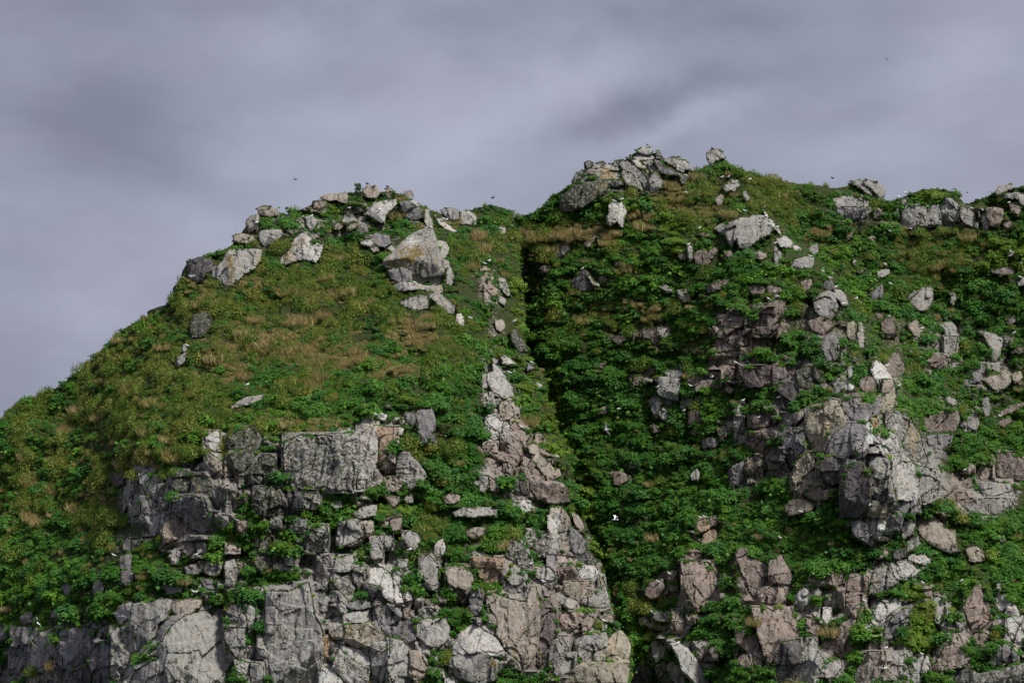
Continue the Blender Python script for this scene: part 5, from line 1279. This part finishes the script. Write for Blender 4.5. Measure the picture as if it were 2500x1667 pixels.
def scatter(step, kinds_w, rad, seed, small=False):
    rng = np.random.default_rng(seed)
    gu, gv = np.meshgrid(np.arange(-60, 2560, step), np.arange(360, 1720, step * .9))
    u = (gu + rng.uniform(-.5, .5, gu.shape) * step).ravel(); v = (gv + rng.uniform(-.5, .5, gu.shape) * step).ravel()
    inA = inside(A_SKY, u, v + 2); inB = inside(B_SKY, u, v + 2) & ~inA; ok = inA | inB; u, v, inA = u[ok], v[ok], inA[ok]
    rc = rock_cover(u, v)
    dz, oz, sz, yz = zone('d', u, v), zone('o', u, v), zone('s', u, v), zone('y', u, v)
    x, z = u / 20, -v / 20
    nz = fbm(x / 4, z / 4, seed, 3); zz = z - .22 * x + 1.2 * fbm(x / 8, z / 8, 15, 2); nz2 = fbm(x / 3.4 + 50, zz / 1.15, 5, 3); n3 = fbm(x / 2.5, z / 2.5, seed + 9, 3)
    R_ = rng.uniform(0, 1, u.shape)
    rkn = field(RK, u, v) * np.clip(1.2 - oz, 0.2, 1)
    bare = (nz2 + .10 * rng.normal(size=u.shape)) < (rkn * 0.80 - 0.42)
    allow = ~bare & (rc < (2.0 if small else -1.0))
    allow |= (rc > 2) & (np.abs(fbm((x - .3 * z) / 1.6, z / 4.5, 31, 2)) < .035 + .05 * (rc < 8)) & (R_ < (.7 if small else .0)) & (v > 780)
    D = np.where(inA, ground('A', u, v), ground('B', u, v))
    kd = np.full(u.shape, 'lush', dtype=object)
    olive = (oz + n3 * .8) > .52; dry = (dz + nz * .45 + rng.normal(size=u.shape) * .12) > .55; yel = (yz + n3 * .5) > .52
    kd[(R_ > .985)] = 'dry'; kd[(R_ < .04)] = 'olive'; kd[yel] = 'bright'; kd[olive] = 'olive'; kd[olive & (R_ < .10)] = 'dry'; kd[olive & (R_ > .80) & (n3 < .15)] = 'lush'; kd[dry & (R_ < .82)] = 'dry'
    for k in PROTO:
        m = allow & (kd == k) 
        ii = np.nonzero(m)[0]; f = {'lush': 1.0, 'bright': .8, 'olive': 1.0, 'dry': 1.05}[k]
        rr = rad * f * rng.lognormal(0, .34, len(ii)); rr = rr * (1 + .35 * np.clip(n3[ii] * 2, -1, 1)); rr = np.minimum(rr, rad * 1.8)
        near = np.clip(-rc[ii] / 12, 0.38, 1); rr = rr * (.55 + .45 * near)
        for a, b, c, d, s in zip(u[ii], v[ii], D[ii], rr, inA[ii]): plants[k].append((a, b, c, d))
scatter(19.0, None, .92, 5); scatter(12.0, None, .42, 6, True); scatter(9.0, None, .24, 8, True)
# plants rooted along the upper rims of the rocks and in the gaps around them
rng = np.random.default_rng(77)
for r in rocks:
    poly = r['poly']; n = len(poly)
    for i in range(0, n):
        a, b = poly[i], poly[(i + 1) % n]; L = math.hypot(*(b - a)); 
        if L < 1e-6: continue
        ny = -(b[0] - a[0]) / L     # outward normal's v component (outline runs clockwise on screen)
        top = ny < -.35; w = float(fbm(np.array(a[0] / 24), np.array(a[1] / 24), 61, 2)) + (.12 if r['label'] is None else -.06)
        if a[1] < 480 or (a[0] < 700 and a[1] < 620): w -= .12
        if rng.uniform() > (.34 if top else (.16 if r['rk'] else .40)) or w < (-.04 if top else (.02 if r['rk'] else -.2)): continue
        rad = rng.uniform(.14, .42) * ((1.9 if r['size'] > 3.5 and a[1] < 1500 else 1.2) if top else .85); off = rng.uniform(-3, 3) - (3 if top else 1)
        uu, vv = a[0] + (b[1] - a[1]) / L * off * -1 * -1, a[1] + ny * (-off if not top else off * -.6)
        D = float(rock_front(r, np.array([a[0]]), np.array([a[1]]), False)[0]) + .25
        k = 'olive' if float(zone('o', uu, vv)) > .5 and rng.uniform() < .6 else ('bright' if rng.uniform() < .22 else 'lush')
        plants[k].append((uu, vv, D, rad))
# plants on the side of the headland that falls into the gully
for i in range(len(A_SKY) - 1):
    a, c = A_SKY[i], A_SKY[i + 1]
    if not (1245 < a[0] < 1545 and 520 < a[1] < 1700): continue
    for ex in np.arange(5, 66, 3.2):
        t = rng.uniform(); x, y = a[0] + (c[0] - a[0]) * t, a[1] + (c[1] - a[1]) * t; e = ex + rng.uniform(-1.5, 1.5)
        if rng.uniform() < .9: plants['lush' if rng.uniform() < .7 else 'olive'].append((x - 4 - e * .9, y + 2.2 * e, float(ground('A', np.array([x - 3]), np.array([y]))[0]) + e * .55, rng.uniform(.4, 1.0)))
print('plants', {k: len(v) for k, v in plants.items()}, time.time() - T0)
def placements(lst, seed):
    a = np.array(lst); rng = np.random.default_rng(seed); n = len(a)
    pos = P(a[:, 0], a[:, 1], a[:, 2] + .05); pos[:, 2] -= a[:, 3] * .38
    tilt = R(26) + rng.normal(0, .14, n); yaw = rng.normal(0, .35, n); spin = rng.uniform(0, 6.28, n)
    rot = np.zeros((n, 3))
    for i in range(n):
        M = Matrix.Rotation(yaw[i], 3, 'Z') @ Matrix.Rotation(tilt[i], 3, 'X') @ Matrix.Rotation(spin[i], 3, 'Z'); rot[i] = M.to_euler()
    return pos, rot, a[:, 3], rng.integers(0, 4, n)
hidden = bpy.data.collections.new('plant_library')      # the leaf clumps that the ground cover repeats; not linked to the scene
LIB = {}
for k, ms in PROTO.items():
    c = bpy.data.collections.new('library_' + k); LIB[k] = c
    for i, me in enumerate(ms):
        o = bpy.data.objects.new('%s_%d' % (k, i), me); c.objects.link(o)
def cover(name, label, k, lst, seed):
    pos, rot, rad, idx = placements(lst, seed)
    me = bpy.data.meshes.new(name); me.vertices.add(len(pos)); me.vertices.foreach_set('co', pos.astype(np.float32).ravel())
    me.attributes.new('rot', 'FLOAT_VECTOR', 'POINT').data.foreach_set('vector', rot.astype(np.float32).ravel())
    me.attributes.new('rad', 'FLOAT', 'POINT').data.foreach_set('value', rad.astype(np.float32))
    me.attributes.new('idx', 'INT', 'POINT').data.foreach_set('value', idx.astype(np.int32))
    o = new_obj(name, me, label=label, kind='stuff')
    g = bpy.data.node_groups.new(name, 'GeometryNodeTree')
    g.interface.new_socket('Geometry', in_out='INPUT', socket_type='NodeSocketGeometry'); g.interface.new_socket('Geometry', in_out='OUTPUT', socket_type='NodeSocketGeometry')
    gi = g.nodes.new('NodeGroupInput'); go = g.nodes.new('NodeGroupOutput'); ip = g.nodes.new('GeometryNodeInstanceOnPoints')
    ci = g.nodes.new('GeometryNodeCollectionInfo'); ci.inputs['Collection'].default_value = LIB[k]; ci.inputs['Separate Children'].default_value = True; ci.inputs['Reset Children'].default_value = True
    ip.inputs['Pick Instance'].default_value = True
    def at(nm, ty):
        n = g.nodes.new('GeometryNodeInputNamedAttribute'); n.data_type = ty; n.inputs['Name'].default_value = nm; return n.outputs['Attribute']
    g.links.new(gi.outputs[0], ip.inputs['Points']); g.links.new(ci.outputs[0], ip.inputs['Instance'])
    g.links.new(at('idx', 'INT'), ip.inputs['Instance Index'])
    e2r = g.nodes.new('FunctionNodeEulerToRotation'); g.links.new(at('rot', 'FLOAT_VECTOR'), e2r.inputs[0]); g.links.new(e2r.outputs[0], ip.inputs['Rotation'])
    g.links.new(at('rad', 'FLOAT'), ip.inputs['Scale']); g.links.new(ip.outputs[0], go.inputs[0])
    md = o.modifiers.new('scatter', 'NODES'); md.node_group = g
    return o
# the largest leafy bushes are things of their own, each told by the rock it grows beside
labelled = [r for r in rocks if r['label']]
LC = np.array([r['c'] for r in labelled]); LS = np.array([[(r['ext'][1] - r['ext'][0]) / 2, (r['ext'][3] - r['ext'][2]) / 2] for r in labelled])
def short(lab, n=9):
    w = lab.split()[:n]
    while w[-1] in ('of', 'the', 'a', 'in', 'on', 'at', 'with', 'its', 'and', 'by', 'to', 'below', 'above', 'beside', 'under', 'between', 'from', 'one', 'right', 'left', 'down', 'near', 'upper', 'lower', 'some', 'two', 'just', 'half', 'big', 'green', 'white', 'dark', 'pale', 'along', 'among', 'highest', 'fine', 'very', 'small', 'out', 'black', 'yellow', 'over', 'top', 'where', 'squarish'): w.pop()
    return ' '.join(w)
lush = sorted(plants['lush'], key=lambda p: -p[3]); vis = [p for p in lush if 5 < p[0] < 2495 and 380 < p[1] < 1660]
single = []; slab = []; used = set()
for p in vis:
    d = (np.array(p[:2]) - LC); q = np.abs(d) - LS; dist = np.hypot(*np.clip(q, 0, None).T); k = int(dist.argmin())
    if dist[k] > 70: continue
    dx, dy = d[k] / (LS[k] + 12)
    way = ('just right of' if dx > 0 else 'just left of') if abs(dx) > abs(dy) else ('just below' if dy > 0 else 'just above')
    sh = short(labelled[k]['label']); key = (sh, way)
    if key in used: continue
    used.add(key); single.append(p); slab.append('leafy green bush %s the %s' % (way, sh))
    if len(single) >= NBUSH: break
sset = set(single); rest = [p for p in lush if p not in sset]
pos, rot, rad, idx = placements(single, 91)
for i, p in enumerate(single):
    o = new_obj('bush', PROTO['lush'][idx[i]], None, slab[i], 'bush', 'leafy bushes on the cliffs')
    o.location = pos[i]; o.rotation_euler = rot[i]; s = rad[i] * 1.08; o.scale = (s, s, s)
cover('leafy_ground_cover', 'dense low green leafy plants covering the slopes', 'lush', rest, 92)
cover('bright_ground_cover', 'bright yellow green low plants in patches on the slopes', 'bright', plants['bright'], 93)
cover('olive_scrub', 'olive and brownish low scrub on the grassy slopes', 'olive', plants['olive'], 94)
cover('dry_grass', 'tan dry grass tufts on the grassy slopes', 'dry', plants['dry'], 95)
print('cover', time.time() - T0)

# ------------------------------------------------------------------ gulls
def loft(rings, nseg=8):
    """rings: (x, y, z, ry, rz) along the body; closed ends"""
    co = []; f = []
    for (x, y, z, ry, rz) in rings:
        for k in range(nseg):
            a = 2 * math.pi * k / nseg; co.append((x, y + ry * math.cos(a), z + rz * math.sin(a)))
    for i in range(len(rings) - 1):
        for k in range(nseg):
            a, b = i * nseg + k, i * nseg + (k + 1) % nseg; f.append((a, b, b + nseg, a + nseg))
    f.append(tuple(range(nseg))[::-1]); f.append(tuple(range((len(rings) - 1) * nseg, len(rings) * nseg))); return co, f
def standing_meshes(white, grey):
    # faces +X; feet at z = 0; 0.42 m tall
    b, f = loft([(-.30, 0, .165, .02, .012), (-.20, 0, .18, .045, .035), (-.08, 0, .21, .105, .10), (.04, 0, .235, .12, .125), (.12, 0, .28, .10, .11), (.15, 0, .34, .062, .065),
                 (.165, 0, .385, .055, .055), (.205, 0, .395, .048, .048), (.24, 0, .385, .02, .02)])
    body = make_mesh('body', b, faces=f, mat=white, smooth=True)
    parts = [('body', body)]
    for s in (-1, 1):
        b, f = loft([(-.36, s * .02, .165, .008, .012), (-.22, s * .06, .20, .02, .045), (-.05, s * .10, .235, .026, .07), (.07, s * .105, .255, .02, .055), (.11, s * .09, .26, .006, .02)])
        parts.append(('wing', make_mesh('wing', b, faces=f, mat=grey, smooth=True)))
        b, f = loft([(0, s * .035, .0, .006, .006), (0.012, s * .035, .001, .012, .006)]); 
        lg = [(-.006 + .012 * (k % 2), s * .035 + (.006 if k & 2 else -.006), z) for z in (0, .17) for k in (0, 1, 3, 2)]
        ft = [(-.03, s * .035 - .012, .003), (.05, s * .035 - .035, .003), (.055, s * .035 + .035, .003), (-.03, s * .035 + .012, .003)]
        parts.append(('leg', make_mesh('leg', lg + ft, faces=[(0, 1, 2, 3), (4, 7, 6, 5), (0, 4, 5, 1), (1, 5, 6, 2), (2, 6, 7, 3), (3, 7, 4, 0), (8, 9, 10, 11)], mat=MAT_LEG)))
    b, f = loft([(.23, 0, .378, .013, .014), (.27, 0, .372, .008, .010), (.295, 0, .362, .002, .003)], 6)
    parts.append(('beak', make_mesh('beak', b, faces=f, mat=MAT_BEAK, smooth=True)))
    return parts
def flying_meshes(white, grey, tip, flap):
    b, f = loft([(-.34, 0, 0, .05, .006), (-.22, 0, 0, .035, .02), (-.10, 0, 0, .055, .05), (.05, 0, -.005, .065, .062), (.15, 0, .0, .05, .05), (.21, 0, .01, .037, .037), (.25, 0, .01, .018, .018)])
    parts = [('body', make_mesh('body', b, faces=f, mat=white, smooth=True))]
    for s in (-1, 1):
        st = [(0, .05, .10, -.10, 0), (.18, .20, .13, -.08, flap * .10), (.34, .38, .10, -.10, flap * .17), (.52, .55, .03, -.13, flap * .17), (.66, .69, -.09, -.15, flap * .13)]
        co = []
        for (_, y, xf, xb, z) in st: co += [(xf, s * y, z + .012), (xb, s * y, z), (xf, s * y, z - .008)]
        fc = []
        for i in range(4):
            a, c = 3 * i, 3 * i + 3
            for p_, q_ in ((0, 1), (1, 2), (2, 0)): fc.append((a + p_, a + q_, c + q_, c + p_))
        fc += [(0, 1, 2), (12, 14, 13)]
        parts.append(('wing', make_mesh('wing', co, faces=fc, mats=[grey, tip], midx=[0] * 9 + [1] * 3 + [0, 1])))
    b, f = loft([(.245, 0, .008, .013, .014), (.285, 0, .003, .006, .008), (.30, 0, -.004, .002, .002)], 6)
    parts.append(('beak', make_mesh('beak', b, faces=f, mat=MAT_BEAK, smooth=True)))
    return parts
STAND = standing_meshes(MAT_WHITE, MAT_GREY); STAND_D = standing_meshes(MAT_BLACK, MAT_BLACK)  # second set paints the backlit gulls' silhouette shade as black plumage
FLY = [flying_meshes(MAT_WHITE, MAT_WHITE, MAT_GREY, 1.0), flying_meshes(MAT_WHITE, MAT_WHITE, MAT_BLACK, 1.9), flying_meshes(MAT_BLACK, MAT_BLACK, MAT_BLACK, .7)]
def bird(parts, name, loc, rot, scale, label, cat, group):
    e = bpy.data.objects.new(name, None); COL.objects.link(e); e.location = loc; e.rotation_euler = rot; e.scale = (scale,) * 3
    e.empty_display_size = .2; e['label'] = label; e['category'] = cat; e['group'] = group
    for nm, me in parts:
        o = bpy.data.objects.new(nm, me); COL.objects.link(o); o.parent = e
def surface_depth(u, v):
    """front-most surface under a photo pixel"""
    ua, va = np.array([u], float), np.array([v], float); best = None
    for r in rocks:
        x0, x1, y0, y1 = r['ext']
        if x0 - 1 <= u <= x1 + 1 and y0 <= v <= y1 + 1 and inside([tuple(q) for q in r['poly']], ua, va)[0]:
            d = float(rock_front(r, ua, va)[0]); best = d if best is None else min(best, d)
    if best is None:
        key = 'A' if inside(A_SKY, ua, va)[0] else 'B'; best = float(ground(key, ua, va)[0])
    for k in PA:                      # leaves standing in front
        q = PA[k]; m = np.hypot((q[:, 0] - u) * MPX, (q[:, 1] - v) * MPX) < q[:, 3] * .75
        if m.any(): best = min(best, float((q[m, 2] - q[m, 3] * .7).min()))
    return best
rg = random.Random(5); PA = {k: np.array(v) for k, v in plants.items() if v}
for line in GULLS.strip().splitlines():
    a, label = line.split('|'); t = a.split(); u, v = float(t[0]), float(t[1]); dark = 'D' in t[2:]
    # v is the middle of the bird (about 4 px above its feet): search down for the perch
    vf = v + 4.5; best = None
    for k in range(6):
        d = surface_depth(u, vf + 2.0 * k)
        if best is None or d < best[0]: best = (d, vf + 2.0 * k)
        if k == 0: d0 = d
    D = min(d0, best[0] + .6) - .10
    loc = P(u, vf, D); bird(STAND_D if dark else STAND, 'gull', loc, (0, 0, rg.choice([0, math.pi]) + rg.uniform(-.7, .7)), 1.08, label, 'gull', 'gulls perched on the cliff')
for (u, v, D, k, rot, sc, name, label, cat) in FLYERS:
    bird(FLY[k], name, P(u, v, D), rot, sc, label, cat, 'birds in flight')
print('done', time.time() - T0)
